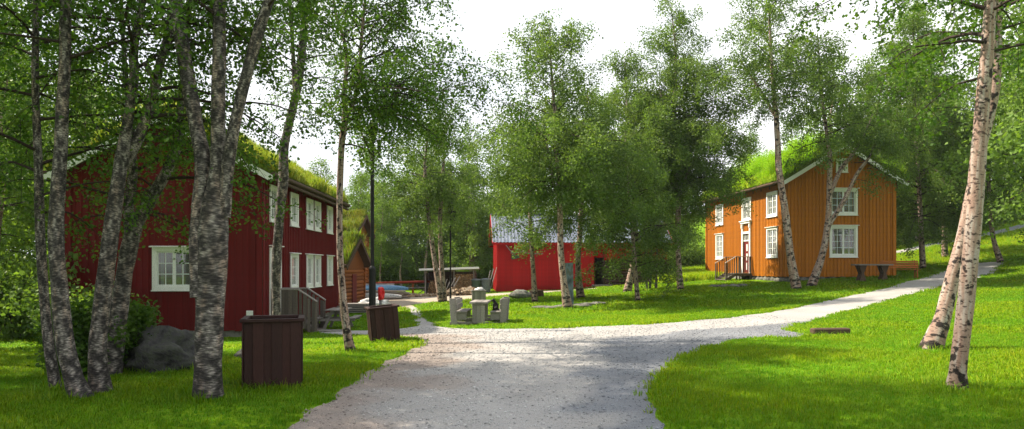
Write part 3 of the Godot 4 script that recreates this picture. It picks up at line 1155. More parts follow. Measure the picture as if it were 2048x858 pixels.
func house_shell(house: Node3D, width: float, length: float, low: float, eave: float, ridge: float, over: float, gable_open: Array, side_open: Array, long_side: int, paint: String, bw: float) -> void:
	# gable at z = 0 faces the yard; the long side with windows is at x = width (1) or x = 0 (-1)
	var gt := gable_top(width, eave, ridge, over)
	var flat := func(_x: float) -> float: return gt.call(0.0) - 0.01
	clad_wall(house, Transform3D(), width, low, gt, width / 2, gable_open, paint, bw)
	clad_wall(house, Transform3D(Basis(Vector3.UP, PI), Vector3(width, 0, -length)), width, low, gt, width / 2, [], paint, bw, false)
	var right := Transform3D(Basis(Vector3.UP, PI / 2), Vector3(width, 0, -0.14))
	var left := Transform3D(Basis(Vector3.UP, -PI / 2), Vector3(0, 0, -length + 0.14))
	var l := length - 0.28
	clad_wall(house, right, l, low, flat, -1.0, side_open if long_side > 0 else [], paint, bw, long_side > 0)
	clad_wall(house, left, l, low, flat, -1.0, side_open if long_side < 0 else [], paint, bw, long_side < 0)
	# corner boards
	for c in [[0.0, 0.0], [width, 0.0], [width if long_side > 0 else 0.0, -length]]:
		var b := MB.new()
		var sx := -1.0 if c[0] == 0.0 else 1.0
		var sz := 1.0 if c[1] == 0.0 else -1.0
		var hh: float = flat.call(0.0) - low
		b.cbox(Vector3(c[0] - sx * 0.04, low + hh / 2 - 0.02, c[1] + sz * 0.068), Vector3(0.16, hh, 0.03), 0.004)
		b.cbox(Vector3(c[0] + sx * 0.068, low + hh / 2 - 0.02, c[1] - sz * 0.027), Vector3(0.03, hh, 0.16), 0.004)
		part(house, "corner_board", b.done(), M[paint + "_1"])
	# floors and a dividing wall inside
	var b := MB.new()
	for y in [low + 0.1, low + 2.5]:
		b.box(Vector3(width / 2, y, -length / 2), Vector3(width - 0.3, 0.12, length - 0.3))
	part(house, "floor", b.done(), M.inner_wall)


func red_house() -> void:
	# gable towards the camera, windows and steps on the long right side
	var w := 5.75
	var l := 10.2
	var h := thing("red_house", "dark red two-storey wooden house with grass roof behind the left trees", "house", Vector3(-13.32, 0, -21.0), 0.028)
	var low := -0.25
	var up := [0.72, 2.95, 5.0, 6.2, 8.3]
	var side := []
	for x in up:
		side.append(Rect2(x - 0.14, 3.18, 0.72, 0.92))
	for x in up.slice(1):
		side.append(Rect2(x - 0.14, 0.98, 0.72, 1.0))
	var door := Rect2(0.56, 0.06, 0.92, 2.08)
	var gable := [Rect2(2.64, 1.06, 1.03, 1.05)]
	house_shell(h, w, l, low, 4.30, 6.06, 0.38, gable, side + [door], 1, "red_paint", 0.2)
	window(h, Transform3D(), gable[0], 2, 2, 3, true, "curtain", 0.1)
	var f := Transform3D(Basis(Vector3.UP, PI / 2), Vector3(w, 0, -0.14))
	for i in side.size():
		window(h, f, side[i], 1, 2, 3, i >= 5, "curtain", 0.24, 0.115)
	# door: white frame, glazed upper half, white lower panel
	var d := part(h, "door", box_mesh(Vector3(0.80, 2.0, 0.05)), M.door_red, f * xf(Vector3(door.position.x + 0.46, door.position.y + 1.02, -0.02)))
	part(d, "door_panel", box_mesh(Vector3(0.6, 0.62, 0.02), 0.006), M.door_white, xf(Vector3(0, -0.42, 0.036)))
	part(d, "door_panel", box_mesh(Vector3(0.6, 0.18, 0.02), 0.006), M.door_red, xf(Vector3(0, -0.86, 0.036)))
	part(d, "pane", box_mesh(Vector3(0.26, 0.62, 0.006)), M.glass, xf(Vector3(-0.16, 0.5, 0.032)))
	part(d, "pane", box_mesh(Vector3(0.26, 0.62, 0.006)), M.glass, xf(Vector3(0.16, 0.5, 0.032)))
	part(d, "handle", box_mesh(Vector3(0.12, 0.025, 0.05), 0.008), M.black_metal, xf(Vector3(0.3, -0.02, 0.05)))
	var db := MB.new()
	db.cbox(Vector3(-0.06, 1.08, 0.064), Vector3(0.12, 2.2, 0.05), 0.005)
	db.cbox(Vector3(0.98, 1.08, 0.064), Vector3(0.12, 2.2, 0.05), 0.005)
	db.cbox(Vector3(0.46, 2.13, 0.062), Vector3(0.92, 0.12, 0.05), 0.005)
	db.cbox(Vector3(0.46, 2.24, 0.09), Vector3(1.26, 0.035, 0.15), 0.005)
	part(h, "door_frame", db.done(), M.white_paint, f * xf(Vector3(door.position.x, door.position.y, 0)))
	# foundation
	var b := MB.new()
	b.box(Vector3(w / 2, -0.62, -l / 2), Vector3(w - 0.1, 0.74, l - 0.1))
	part(h, "foundation", b.done(), M.concrete)
	part(h, "air_vent", box_mesh(Vector3(0.2, 0.16, 0.03), 0.008), M.white_paint, xf(Vector3(5.42, 0.24, 0.07)))
	sod_roof(h, w, l, 4.30, 6.06, 0.38, 0.38, 401, 0.36, 0.016, 9000, [Color(0.30, 0.40, 0.05), Color(0.38, 0.44, 0.08), Color(0.24, 0.35, 0.04)], [])
	# gutter under the right eave
	b = MB.new()
	b.tube([Vector3(w + 0.44, 4.26, 0.3), Vector3(w + 0.44, 4.22, -l - 0.3)], [0.05, 0.05], 8)
	part(h, "gutter", b.done(), M.roof_wood)
	steps(h, Vector3(w + 0.06, 0.02, -0.62), 1.15, 0.86, 0.55, 1, -0.5, 0.9, true, "old_wood")


func steps(house: Node3D, at: Vector3, depth: float, reach: float, run: float, side: int, ground_y: float, rail: float, boarded: bool, paint := "grey_wood") -> void:
	# a landing before the door with a short flight down, away from the wall. at: corner of the landing at the wall, nearest the camera; y is the deck
	var s := float(side)
	var o := Node3D.new()
	o.name = "steps"
	house.add_child(o, true)
	o.position = at
	var drop := at.y - ground_y
	for i in 5:
		var z := -depth * (i + 0.5) / 5.0
		part(o, "deck_board", box_mesh(Vector3(reach, 0.035, depth / 5.0 - 0.008), 0.004), M[paint + "_%d" % (i % 3)], xf(Vector3(s * reach / 2, -0.018, z)))
	var treads := 3
	for k in treads:
		var y := -drop * (k + 1) / (treads + 1.0)
		part(o, "tread", box_mesh(Vector3(run / treads + 0.06, 0.04, depth - 0.12), 0.005), M[paint + "_%d" % (k % 3)], xf(Vector3(s * (reach + run * (k + 0.5) / treads), y, -depth / 2)))
	for zz: float in [-0.03, -depth + 0.03]:
		var b := MB.new()
		# stringer and rim beam
		b.box(Vector3(s * reach / 2, -0.1, zz), Vector3(reach, 0.13, 0.045))
		var p0 := Vector3(s * reach, -0.06, zz)
		var p1 := Vector3(s * (reach + run), -drop + 0.06, zz)
		var dirv := (p1 - p0)
		var ang := atan2(dirv.y, dirv.x)
		b.box((p0 + p1) / 2, Vector3(dirv.length(), 0.18, 0.045), Basis(Vector3.BACK, ang))
		part(o, "stringer", b.done(), M[paint + "_0"])
		for x: float in [0.06, reach - 0.05, reach + run]:
			var foot := -drop - 0.12
			var head := rail if x <= reach else rail - drop * 0.75
			part(o, "post", box_mesh(Vector3(0.07, head - foot, 0.07), 0.006), M[paint + "_%d" % (int(x * 10) % 3)], xf(Vector3(s * x, (head + foot) / 2, zz)))
		var hr := part(o, "handrail", box_mesh(Vector3(reach + 0.05, 0.04, 0.11), 0.006), M.grey_wood_2, xf(Vector3(s * reach / 2, rail + 0.02, zz)))
		var q0 := Vector3(s * reach, rail + 0.02, zz)
		var q1 := Vector3(s * (reach + run + 0.04), rail - drop * 0.75 + 0.02, zz)
		var qd := q1 - q0
		part(o, "handrail", box_mesh(Vector3(qd.length(), 0.04, 0.11), 0.006), M.grey_wood_2, Transform3D(Basis(Vector3.BACK, atan2(qd.y, qd.x)), (q0 + q1) / 2))
		# boards of the railing
		var step := 0.125 if boarded else 0.13
		var wide := 0.088 if boarded else 0.035
		var nb := int((reach - 0.1) / step)
		for k in nb:
			var x := 0.14 + k * step
			var lo := -0.16 if boarded else 0.02
			part(o, "railing_board", box_mesh(Vector3(wide, rail - lo - 0.005, 0.02)), M[paint + "_%d" % ((k * 2) % 3)], xf(Vector3(s * x, (rail + lo) / 2, zz + 0.035)))
		var ns := int(run / step)
		for k in ns:
			var t := (k + 0.6) / (ns + 0.2)
			var top := rail - drop * 0.75 * t - 0.03
			var lo := -drop * t - (0.1 if boarded else -0.02)
			part(o, "railing_board", box_mesh(Vector3(wide, top - lo, 0.02)), M[paint + "_%d" % (k % 3)], xf(Vector3(s * (reach + run * t), (top + lo) / 2, zz + 0.035)))


func orange_house() -> void:
	var w := 5.84
	var l := 12.3
	var h := thing("orange_house", "orange two-storey wooden house with tall green plants on its roof", "house", Vector3(14.48, 0, -36.8), 0.067)
	var low := 1.15
	var gable := [Rect2(2.38, 2.28, 1.28, 1.40), Rect2(2.38, 4.50, 1.28, 1.14), Rect2(2.70, 6.72, 0.46, 0.56)]
	var side := []
	# measured from the far end of the long side: the wall frame runs that way
	var full := l - 0.28
	for s in [1.05, 4.55, 9.0]:
		side.append(Rect2(full - s - 1.09, 4.52, 1.1, 1.12))
	for s in [1.05, 9.0]:
		side.append(Rect2(full - s - 1.09, 2.28, 1.1, 1.40))
	var door := Rect2(full - 5.72 + 0.14, 1.28, 0.96, 2.32)
	house_shell(h, w, l, low, 5.98, 7.98, 0.42, gable, side + [door], -1, "orange_paint", 0.195)
	window(h, Transform3D(), gable[0], 2, 2, 4, true, "curtain_red", 0.2, 0.13)
	window(h, Transform3D(), gable[1], 2, 2, 3, true, "curtain", 0.12, 0.13)
	window(h, Transform3D(), gable[2], 1, 2, 2, false, "", 0.2, 0.09)
	var f := Transform3D(Basis(Vector3.UP, -PI / 2), Vector3(0, 0, -l + 0.14))
	for i in side.size():
		window(h, f, side[i], 2, 2, 3 if i < 3 else 4, i >= 3, "curtain", 0.2, 0.13)
	# panelled door under a carved surround
	var df := f * xf(Vector3(door.position.x, door.position.y, 0))
	var d := part(h, "door", box_mesh(Vector3(0.84, 1.86, 0.05)), M.door_red, df * xf(Vector3(0.48, 0.94, -0.02)))
	for k in 3:
		part(d, "door_panel", box_mesh(Vector3(0.22, 0.42, 0.02), 0.006), M.door_white, xf(Vector3(0, -0.56 + k * 0.56, 0.036)))
	part(d, "handle", box_mesh(Vector3(0.1, 0.025, 0.05), 0.008), M.black_metal, xf(Vector3(0.34, 0.05, 0.05)))
	var tr := part(h, "transom", box_mesh(Vector3(0.96, 0.07, 0.09), 0.005), M.white_paint, df * xf(Vector3(0.48, 1.92, 0.0)))
	for k in 4:
		part(tr, "pane", box_mesh(Vector3(0.2, 0.34, 0.006)), M.glass, xf(Vector3(-0.33 + k * 0.22, 0.2, 0)))
		part(tr, "glazing_bar", box_mesh(Vector3(0.025, 0.34, 0.03)), M.white_paint, xf(Vector3(-0.44 + k * 0.22, 0.2, 0)))
	var db := MB.new()
	db.cbox(Vector3(-0.09, 1.46, 0.075), Vector3(0.18, 3.0, 0.07), 0.008)
	db.cbox(Vector3(1.05, 1.46, 0.075), Vector3(0.18, 3.0, 0.07), 0.008)
	db.cbox(Vector3(0.48, 2.4, 0.07), Vector3(0.96, 0.14, 0.06), 0.006)
	db.cbox(Vector3(0.48, 3.0, 0.10), Vector3(1.42, 0.12, 0.14), 0.012)
	db.cbox(Vector3(0.48, 3.09, 0.13), Vector3(1.56, 0.06, 0.2), 0.012)
	db.cbox(Vector3(-0.09, 2.78, 0.10), Vector3(0.13, 0.24, 0.12), 0.02)
	db.cbox(Vector3(1.05, 2.78, 0.10), Vector3(0.13, 0.24, 0.12), 0.02)
	part(h, "door_surround", db.done(), M.white_paint, df)
	# boulders of the foundation along the long side and the gable, over a dark core
	var core := MB.new()
	core.box(Vector3(w / 2, 0.72, -l / 2), Vector3(w - 0.5, 0.84, l - 0.5))
	part(h, "foundation", core.done(), M.concrete)
	var forms := []
	for k in 4:
		forms.append(stone_mesh(500 + k, 1, Vector3(0.30, 0.24, 0.2), 0.3))
	var z := -0.1
	var k := 0
	while z > -l + 0.1:
		var st := rng.randf_range(0.8, 1.25)
		part(h, "foundation_stone", forms[k % 4], M["stone_%d" % (k % 3)], Transform3D(Basis(Vector3.UP, PI / 2 + rng.randf_range(-0.2, 0.2)).scaled(Vector3(1.0, rng.randf_range(0.8, 1.1), st)), Vector3(0.16, 0.90 + rng.randf_range(-0.04, 0.03), z - 0.25 * st)))
		z -= 0.52 * st
		k += 1
	var x := 0.3
	while x < w - 0.2:
		part(h, "foundation_stone", forms[k % 4], M["stone_%d" % (k % 3)], xf(Vector3(x, 0.9, -0.16), rng.randf_range(-0.2, 0.2)))
		x += 0.55
		k += 1
	sod_roof(h, w, l, 5.98, 7.98, 0.42, 0.42, 411, 0.42, 0.022, 7000, [Color(0.22, 0.38, 0.025), Color(0.27, 0.43, 0.03), Color(0.18, 0.33, 0.025)], [6000, 0.8])
	steps(h, Vector3(-0.06, 1.26, -4.45), 1.7, 0.95, 0.6, -1, 0.75, 0.95, false, "old_wood")


func barn() -> void:
	# long side towards the yard: red boards on the left, a dark log half with red boards above on the right, corrugated roof
	var w := 11.6
	var depth := 5.8
	var eave := 3.40
	var ridge := 5.3
	var h := thing("red_barn", "bright red barn with grey corrugated metal roof behind the middle birches", "barn", Vector3(-0.97, 0, -47.0), 0.07)
	var flat := func(_x: float) -> float: return eave
	# front, left part
	clad_wall(h, Transform3D(), 6.55, -0.05, flat, -1.0, [], "barn_paint", 0.2)
	# gables
	var gt := func(x: float) -> float: return eave - 0.02 + (ridge - eave) * (1.0 - absf(x - depth / 2) / (depth / 2))
	var left := Transform3D(Basis(Vector3.UP, -PI / 2), Vector3(0, 0, -depth))
	clad_wall(h, left, depth - 0.15, -0.05, gt, depth / 2, [], "barn_paint", 0.2)
	clad_wall(h, Transform3D(Basis(Vector3.UP, PI / 2), Vector3(w, 0, -0.15)), depth - 0.15, 0.5, gt, depth / 2, [], "barn_paint", 0.2, false)
	clad_wall(h, Transform3D(Basis(Vector3.UP, PI), Vector3(w, 0, -depth)), w, -0.05, flat, -1.0, [], "barn_paint", 0.2, false)
	# right part: red boards above a lower half of dark logs
	clad_wall(h, xf(Vector3(7.25, 0, -0.05)), w - 7.25, 2.1, flat, -1.0, [], "barn_paint", 0.2)
	clad_wall(h, xf(Vector3(6.56, 0, -0.25)), 0.68, 2.3, flat, -1.0, [], "barn_paint", 0.2)
	var logs := 9
	for i in logs:
		var b := MB.new()
		var y := 0.42 + i * 0.2
		b.tube([Vector3(7.28, y, -0.12), Vector3(w + 0.14, y, -0.12)], [0.105, 0.1], 8)
		part(h, "log", b.done(), M["dark_log_%d" % (i % 3)])
	var inner := MB.new()
	inner.box(Vector3(9.4, 1.2, -0.34), Vector3(4.3, 1.9, 0.16))
	inner.box(Vector3(6.48, 1.6, -1.6), Vector3(0.12, 3.3, 2.6))
	inner.box(Vector3(7.32, 1.6, -1.6), Vector3(0.12, 3.3, 2.6))
	inner.box(Vector3(6.9, 1.6, -3.0), Vector3(0.8, 3.3, 0.12))
	part(h, "passage", inner.done(), M.inner_wall)
	part(h, "doorstep", box_mesh(Vector3(1.3, 0.14, 0.7), 0.02), M.concrete, xf(Vector3(7.0, 0.36, 0.5)))
	# barn doors: a frame of battens proud of the boards
	for dx: float in [0.55, 2.3]:
		var b := MB.new()
		for s in [[Vector3(0.8, 2.12, 0), Vector3(1.7, 0.1, 0.03)], [Vector3(0.8, 0.3, 0), Vector3(1.7, 0.1, 0.03)], [Vector3(0.0, 1.2, 0), Vector3(0.1, 1.74, 0.03)], [Vector3(1.6, 1.2, 0), Vector3(0.1, 1.74, 0.03)]]:
			b.box(s[0], s[1])
		part(h, "barn_door", b.done(), M.barn_paint_0, xf(Vector3(dx, 0, 0.07)))
	part(h, "corner_board", box_mesh(Vector3(0.16, 3.4, 0.03)), M.barn_paint_2, xf(Vector3(0.06, 1.68, 0.07)))
	# corrugated sheets
	var over := 0.32
	var run := depth / 2 + over
	var slope := (ridge - eave) / (depth / 2)
	for s: float in [1.0, -1.0]:
		for k in 13:
			var b := MB.new()
			var sw := (w + 0.7) / 13.0
			var n := 20
			for i in n:
				var q := []
				for e in [i, i + 1]:
					var x: float = -0.35 + k * sw + sw * e / n
					var lift: float = 0.018 * sin(TAU * e / 5.0) + 0.02
					q.append(Vector3(x, ridge + 0.06 + lift, -depth / 2))
					q.append(Vector3(x, ridge + 0.06 - slope * run + lift, -depth / 2 + s * run))
				if s > 0:
					b.quad(q[1], q[3], q[2], q[0])
				else:
					b.quad(q[0], q[2], q[3], q[1])
			part(h, "roof_sheet", b.done(), M.roof_metal)
		var bb := MB.new()
		var e0 := Vector3(0, ridge, -depth / 2)
		var e1 := Vector3(0, ridge - slope * run, -depth / 2 + s * run)
		for x: float in [-0.36, w + 0.36]:
			var mb := MB.new()
			var dv := e1 - e0
			mb.box((e0 + e1) / 2 + Vector3(x, -0.03, 0), Vector3(0.035, 0.17, dv.length()), Basis(Vector3.RIGHT, -atan2(dv.y, dv.z)))
			part(h, "bargeboard", mb.done(), M.barn_paint_0)
		bb.box(Vector3(w / 2, ridge - slope * run - 0.03, -depth / 2 + s * (run - 0.03)), Vector3(w + 0.6, 0.13, 0.03))
		part(h, "eave_board", bb.done(), M.barn_paint_0)
	var cap := MB.new()
	cap.box(Vector3(w / 2, ridge + 0.1, -depth / 2), Vector3(w + 0.72, 0.035, 0.26))
	part(h, "ridge_cap", cap.done(), M.roof_metal)
	var fl := MB.new()
	fl.box(Vector3(w / 2, -0.12, -depth / 2), Vector3(w - 0.2, 0.2, depth - 0.2))
	part(h, "foundation", fl.done(), M.concrete)
	# old plough hung under the eave
	var p := thing("plough", "old green and grey plough hanging on the barn wall", "plough", Vector3(-0.4, 2.35, -46.84), 0.07)
	for s: float in [0.0, 0.12]:
		var b := MB.new()
		b.tube([Vector3(0.0, 0.72, s), Vector3(0.25, 0.4, s * 0.7), Vector3(0.5, 0.18, s * 0.4), Vector3(0.62, 0.1, 0.03)], [0.025, 0.03, 0.03, 0.03], 6)
		part(p, "handle", b.done(), M.grey_wood_1)
	var bm := MB.new()
	bm.tube([Vector3(0.3, 0.2, 0.04), Vector3(1.1, 0.26, 0.04), Vector3(1.75, 0.14, 0.04), Vector3(2.5, 0.16, 0.04)], [0.045, 0.05, 0.045, 0.03], 6)
	part(p, "beam", bm.done(), M.grey_wood_0)
	var bl := MB.new()
	for i in 6:
		var t0 := i / 6.0
		var t1 := (i + 1) / 6.0
		var a := func(t: float, y: float) -> Vector3: return Vector3(0.35 + 0.55 * t, y * (0.22 - 0.1 * t) - 0.02, 0.07 + 0.1 * sin(t * 2.6) + y * 0.05)
		bl.quad(a.call(t0, -1.0), a.call(t1, -1.0), a.call(t1, 0.6), a.call(t0, 0.6))
		bl.quad(a.call(t1, -1.0) - Vector3(0, 0, 0.015), a.call(t0, -1.0) - Vector3(0, 0, 0.015), a.call(t0, 0.6) - Vector3(0, 0, 0.015), a.call(t1, 0.6) - Vector3(0, 0, 0.015))
	part(p, "mouldboard", bl.done(), M.plough_green)


func log_cabins() -> void:
	# two small log storehouses with turf roofs, half hidden behind the red house
	for k in 2:
		var w: float = [4.6, 4.2][k]
		var l: float = [3.6, 4.2][k]
		var h := thing("log_storehouse", ["orange brown log storehouse with a low grassy roof beside the red house", "taller log storehouse whose mossy roof edge shows above the lower one"][k], "storehouse", [Vector3(-8.5, -0.45, -34.6), Vector3(-9.6, -0.4, -42.0)][k], [PI / 2 - 0.03, PI / 2][k])
		var low := 0.15
		var eave: float = [2.05, 4.0][k]
		var ridge: float = [3.5, 5.2][k]
		var n := int((eave - low) / 0.2)
		for side in 4:
			for i in n:
				var b := MB.new()
				var y := low + 0.1 + i * 0.2 + (0.05 if side % 2 else 0.0)
				var a := [Vector3(-0.15, y, 0), Vector3(w, y, 0.15), Vector3(w + 0.15, y, -l), Vector3(0, y, -l - 0.15)]
				var e := [Vector3(w + 0.15, y, 0), Vector3(w, y, -l - 0.15), Vector3(-0.15, y, -l), Vector3(0, y, 0.15)]
				b.tube([a[side], e[side]], [0.11, 0.11], 8)
				part(h, "log", b.done(), M["log_wood_%d" % ((i + side) % 3)])
		var gt := gable_top(w, eave, ridge, 0.4)
		for zz: float in [0.0, -l]:
			var b := MB.new()
			for i in 2:
				column(b, i * w / 2, (i + 1) * w / 2, zz - 0.06, zz + 0.06, eave - 0.1, gt, [])
			part(h, "gable", b.done(), M.log_wood_0)
		var f := MB.new()
		f.box(Vector3(w / 2, 0.02, -l / 2), Vector3(w, 0.4, l))
		part(h, "foundation", f.done(), M.concrete)
		part(h, "door", box_mesh(Vector3(0.85, 1.5, 0.06), 0.01), M.door_red, xf(Vector3(w * 0.5, 0.95, 0.12)))
		sod_roof(h, w, l, eave, ridge, 0.4, 0.45, 421 + k, 0.3, 0.02, 1300, [Color(0.13, 0.2, 0.03), Color(0.18, 0.2, 0.04)], [])
		for c in h.get_children():
			if c.name.begins_with("roof"):
				for e in c.get_children():
					if e.name.begins_with("bargeboard"):
						(e as MeshInstance3D).material_override = M.roof_wood


func wood_shed() -> void:
	# open-fronted lean-to full of split birch
	var h := thing("wood_shed", "low open woodshed with a pale roof edge left of the red barn", "shed", on(-5.75, -46.5), 0.0)
	var w := 3.2
	for p in [[0.0, 0.0, 1.62], [1.9, 0.0, 1.68], [w, 0.0, 1.72], [0.0, -1.6, 1.45], [w, -1.6, 1.5]]:
		part(h, "post", box_mesh(Vector3(0.09, 1.0, 0.09), 0.008), M.grey_wood_1, Transform3D(Basis().scaled(Vector3(1, p[2] + 0.2, 1)), Vector3(p[0], p[2] / 2 - 0.1, p[1])))
	for k in 8:
		part(h, "back_board", box_mesh(Vector3(w / 8.0 - 0.01, 1.6, 0.025)), M["dark_log_%d" % (k % 3)], xf(Vector3((k + 0.5) * w / 8.0, 0.78, -1.66)))
	for k in 6:
		part(h, "side_board", box_mesh(Vector3(0.025, 1.5, 1.6 / 6.0 - 0.01)), M["dark_log_%d" % (k % 3)], xf(Vector3(-0.06, 0.72, -(k + 0.5) * 1.6 / 6.0)))
	var tilt := Basis(Vector3.RIGHT, -0.06) * Basis(Vector3.BACK, 0.03)
	for k in 9:
		part(h, "roof_board", box_mesh(Vector3(3.9 / 9.0 - 0.008, 0.03, 2.3)), M["grey_wood_%d" % (k % 3)], Transform3D(tilt, Vector3(w / 2, 1.74, -0.75) + tilt * Vector3((k - 4) * 3.9 / 9.0, 0.004 * (k % 3), 0)))
	part(h, "roof_edge", box_mesh(Vector3(3.95, 0.13, 0.03), 0.005), M.white_paint, Transform3D(tilt, Vector3(w / 2, 1.74, -0.75) + tilt * Vector3(0, -0.04, 1.17)))
	# round and split log ends, stacked
	var r := RandomNumberGenerator.new()
	r.seed = 91
	var stack := MB.new()
	var heap := MB.new()
	for row in 18:
		for k in 11:
			var x := 2.0 + k * 0.108 + (row % 2) * 0.05
			billet(stack, Vector3(x, 0.06 + row * 0.078, 0.05 + r.randf_range(-0.03, 0.03)), 0.05, r)
	for row in 12:
		for k in 17 - row:
			billet(heap, Vector3(0.1 + k * 0.108 + row * 0.02, 0.06 + row * 0.08, -0.2 + r.randf_range(-0.1, 0.1)), 0.05, r)
	for e in [[stack, "stacked_firewood", 1], [heap, "stacked_firewood", 0]]:
		tag(part(self, e[1], (e[0] as MB).done(), M.cut_wood, xf(h.position)), ["tidy upright firewood stack at the right end of the woodshed", "loose firewood filling the dark woodshed under its roof"][1 - e[2]], "firewood", "", "stuff")
	var pile := MB.new()
	for k in 330:
		var t := r.randf()
		var x := lerpf(-4.4, 2.6, t)
		var hump := 0.24 * (0.6 + 0.4 * sin(t * 9.0)) * r.randf() + (0.3 * r.randf() if t > 0.75 else 0.0)
		var p := Vector3(x, 0.05 + hump, 0.9 + r.randf_range(-0.5, 0.5) * (1.0 - hump))
		var bs := Basis.from_euler(Vector3(r.randf_range(-0.5, 0.5), r.randf() * TAU, r.randf_range(-0.5, 0.5)))
		split_log(pile, p, bs, r.randf_range(0.05, 0.09), r.randf_range(0.25, 0.42))
	tag(part(self, "firewood_heap", pile.done(), M.cut_wood, xf(on(-4.9, -44.9))), "loose heap of pale split firewood on the ground before the woodshed", "firewood", "", "stuff")
	# poles leaning on the shed
	for k in 4:
		var b := MB.new()
		b.tube([Vector3(0, -0.05, 0.3), Vector3(0.35 + k * 0.12, 1.05 + k * 0.06, -0.2)], [0.035, 0.03], 6)
		tag(part(self, "pole", b.done(), M.grey_wood_0, xf(on(-4.6 + k * 0.16, -45.7))), "thin grey pole leaning against the open woodshed front", "pole", "poles leaning on the woodshed")


func billet(b: MB, p: Vector3, rad: float, r: RandomNumberGenerator) -> void:
	var rr := rad * r.randf_range(0.75, 1.08)
	var n := 5
	var turn := r.randf() * TAU
	var a := []
	for k in n:
		a.append(Vector3(cos(turn + TAU * k / n), sin(turn + TAU * k / n), 0) * rr * r.randf_range(0.8, 1.1))
	var end := Color(0.50, 0.27, 0.12).lerp(Color(0.62, 0.42, 0.24), r.randf()) * r.randf_range(0.55, 1.15)
	var side := Color(0.16, 0.11, 0.08) * r.randf_range(0.7, 1.3)
	for k in range(1, n - 1):
		b.tri(p + a[0], p + a[k], p + a[k + 1])
		b.c.append_array(PackedColorArray([end, end, end]))
	for k in n:
		b.quad(p + a[k] - Vector3(0, 0, 0.4), p + a[(k + 1) % n] - Vector3(0, 0, 0.4), p + a[(k + 1) % n], p + a[k])
		b.c.append_array(PackedColorArray([side, side, side, side, side, side]))


func split_log(b: MB, p: Vector3, bs: Basis, rad: float, l: float) -> void:
	var a := [Vector3(0, rad, 0), Vector3(-rad, -rad * 0.7, 0), Vector3(rad, -rad * 0.7, 0)]
	var h := Vector3(0, 0, l / 2)
	var tone := Color(0.40, 0.27, 0.16).lerp(Color(0.52, 0.42, 0.31), fmod(absf(p.x * 37.1 + p.z * 91.7), 1.0)) * (0.6 + 0.55 * fmod(absf(p.x * 71.3), 1.0))
	for k in 24:
		b.c.append(tone)
	b.tri(p + bs * (a[0] + h), p + bs * (a[1] + h), p + bs * (a[2] + h))
	b.tri(p + bs * (a[0] - h), p + bs * (a[2] - h), p + bs * (a[1] - h))
	for k in 3:
		b.quad(p + bs * (a[k] - h), p + bs * (a[(k + 1) % 3] - h), p + bs * (a[(k + 1) % 3] + h), p + bs * (a[k] + h))


# ---------------------------------------------------------------- trees
var quad_index := PackedInt32Array()
var clump_sets := {}
var leaf_total := 0


func make_clumps(called: String, sd: int, count: int, leaves: int, l: float, w: float, spread: float, hang: float, tones: Array) -> void:
	var r := RandomNumberGenerator.new()
	r.seed = sd
	var out := []
	for k in count:
		var v := PackedVector3Array()
		var n := PackedVector3Array()
		var c := PackedColorArray()
		var tone: Color = tones[k % tones.size()]
		for i in leaves:
			var p := Vector3(r.randfn() * 0.5, r.randf_range(-1.0, 0.6) * hang, r.randfn() * 0.5) * spread
			var a := Vector3(r.randf_range(-1, 1), r.randf_range(-1.1, 0.35), r.randf_range(-1, 1)).normalized()
			var q := (Vector3(r.randf_range(-1, 1), r.randf_range(-0.2, 1.3), r.randf_range(-1, 1))).normalized()
			q = (q - a * q.dot(a)).normalized()
			var s := a.cross(q) * w * r.randf_range(0.8, 1.2)
			var ll := l * r.randf_range(0.7, 1.25)
			v.append_array(PackedVector3Array([p, p + a * ll * 0.42 + s + q * w * 0.25, p + a * ll, p + a * ll * 0.42 - s + q * w * 0.25]))
			n.append_array(PackedVector3Array([q, q, q, q]))
			var col := tone * r.randf_range(0.75, 1.25)
			col.a = 1.0
			c.append_array(PackedColorArray([col, col, col, col]))
		out.append([v, n, c])
	clump_sets[called] = out


func smooth_line(s: Array, per := 4) -> Array:
	# [points, radii] through the given [x, y, z, r]
	var pts := []
	var rad := []
	var n := s.size()
	for i in n - 1:
		var a: Array = s[maxi(i - 1, 0)]
		var b: Array = s[i]
		var c: Array = s[i + 1]
		var d: Array = s[mini(i + 2, n - 1)]
		for k in per:
			var t := float(k) / per
			pts.append(Vector3(b[0], b[1], b[2]).cubic_interpolate(Vector3(c[0], c[1], c[2]), Vector3(a[0], a[1], a[2]), Vector3(d[0], d[1], d[2]), t))
			rad.append(lerpf(b[3], c[3], t))
	pts.append(Vector3(s[-1][0], s[-1][1], s[-1][2]))
	rad.append(s[-1][3])
	return [pts, rad]


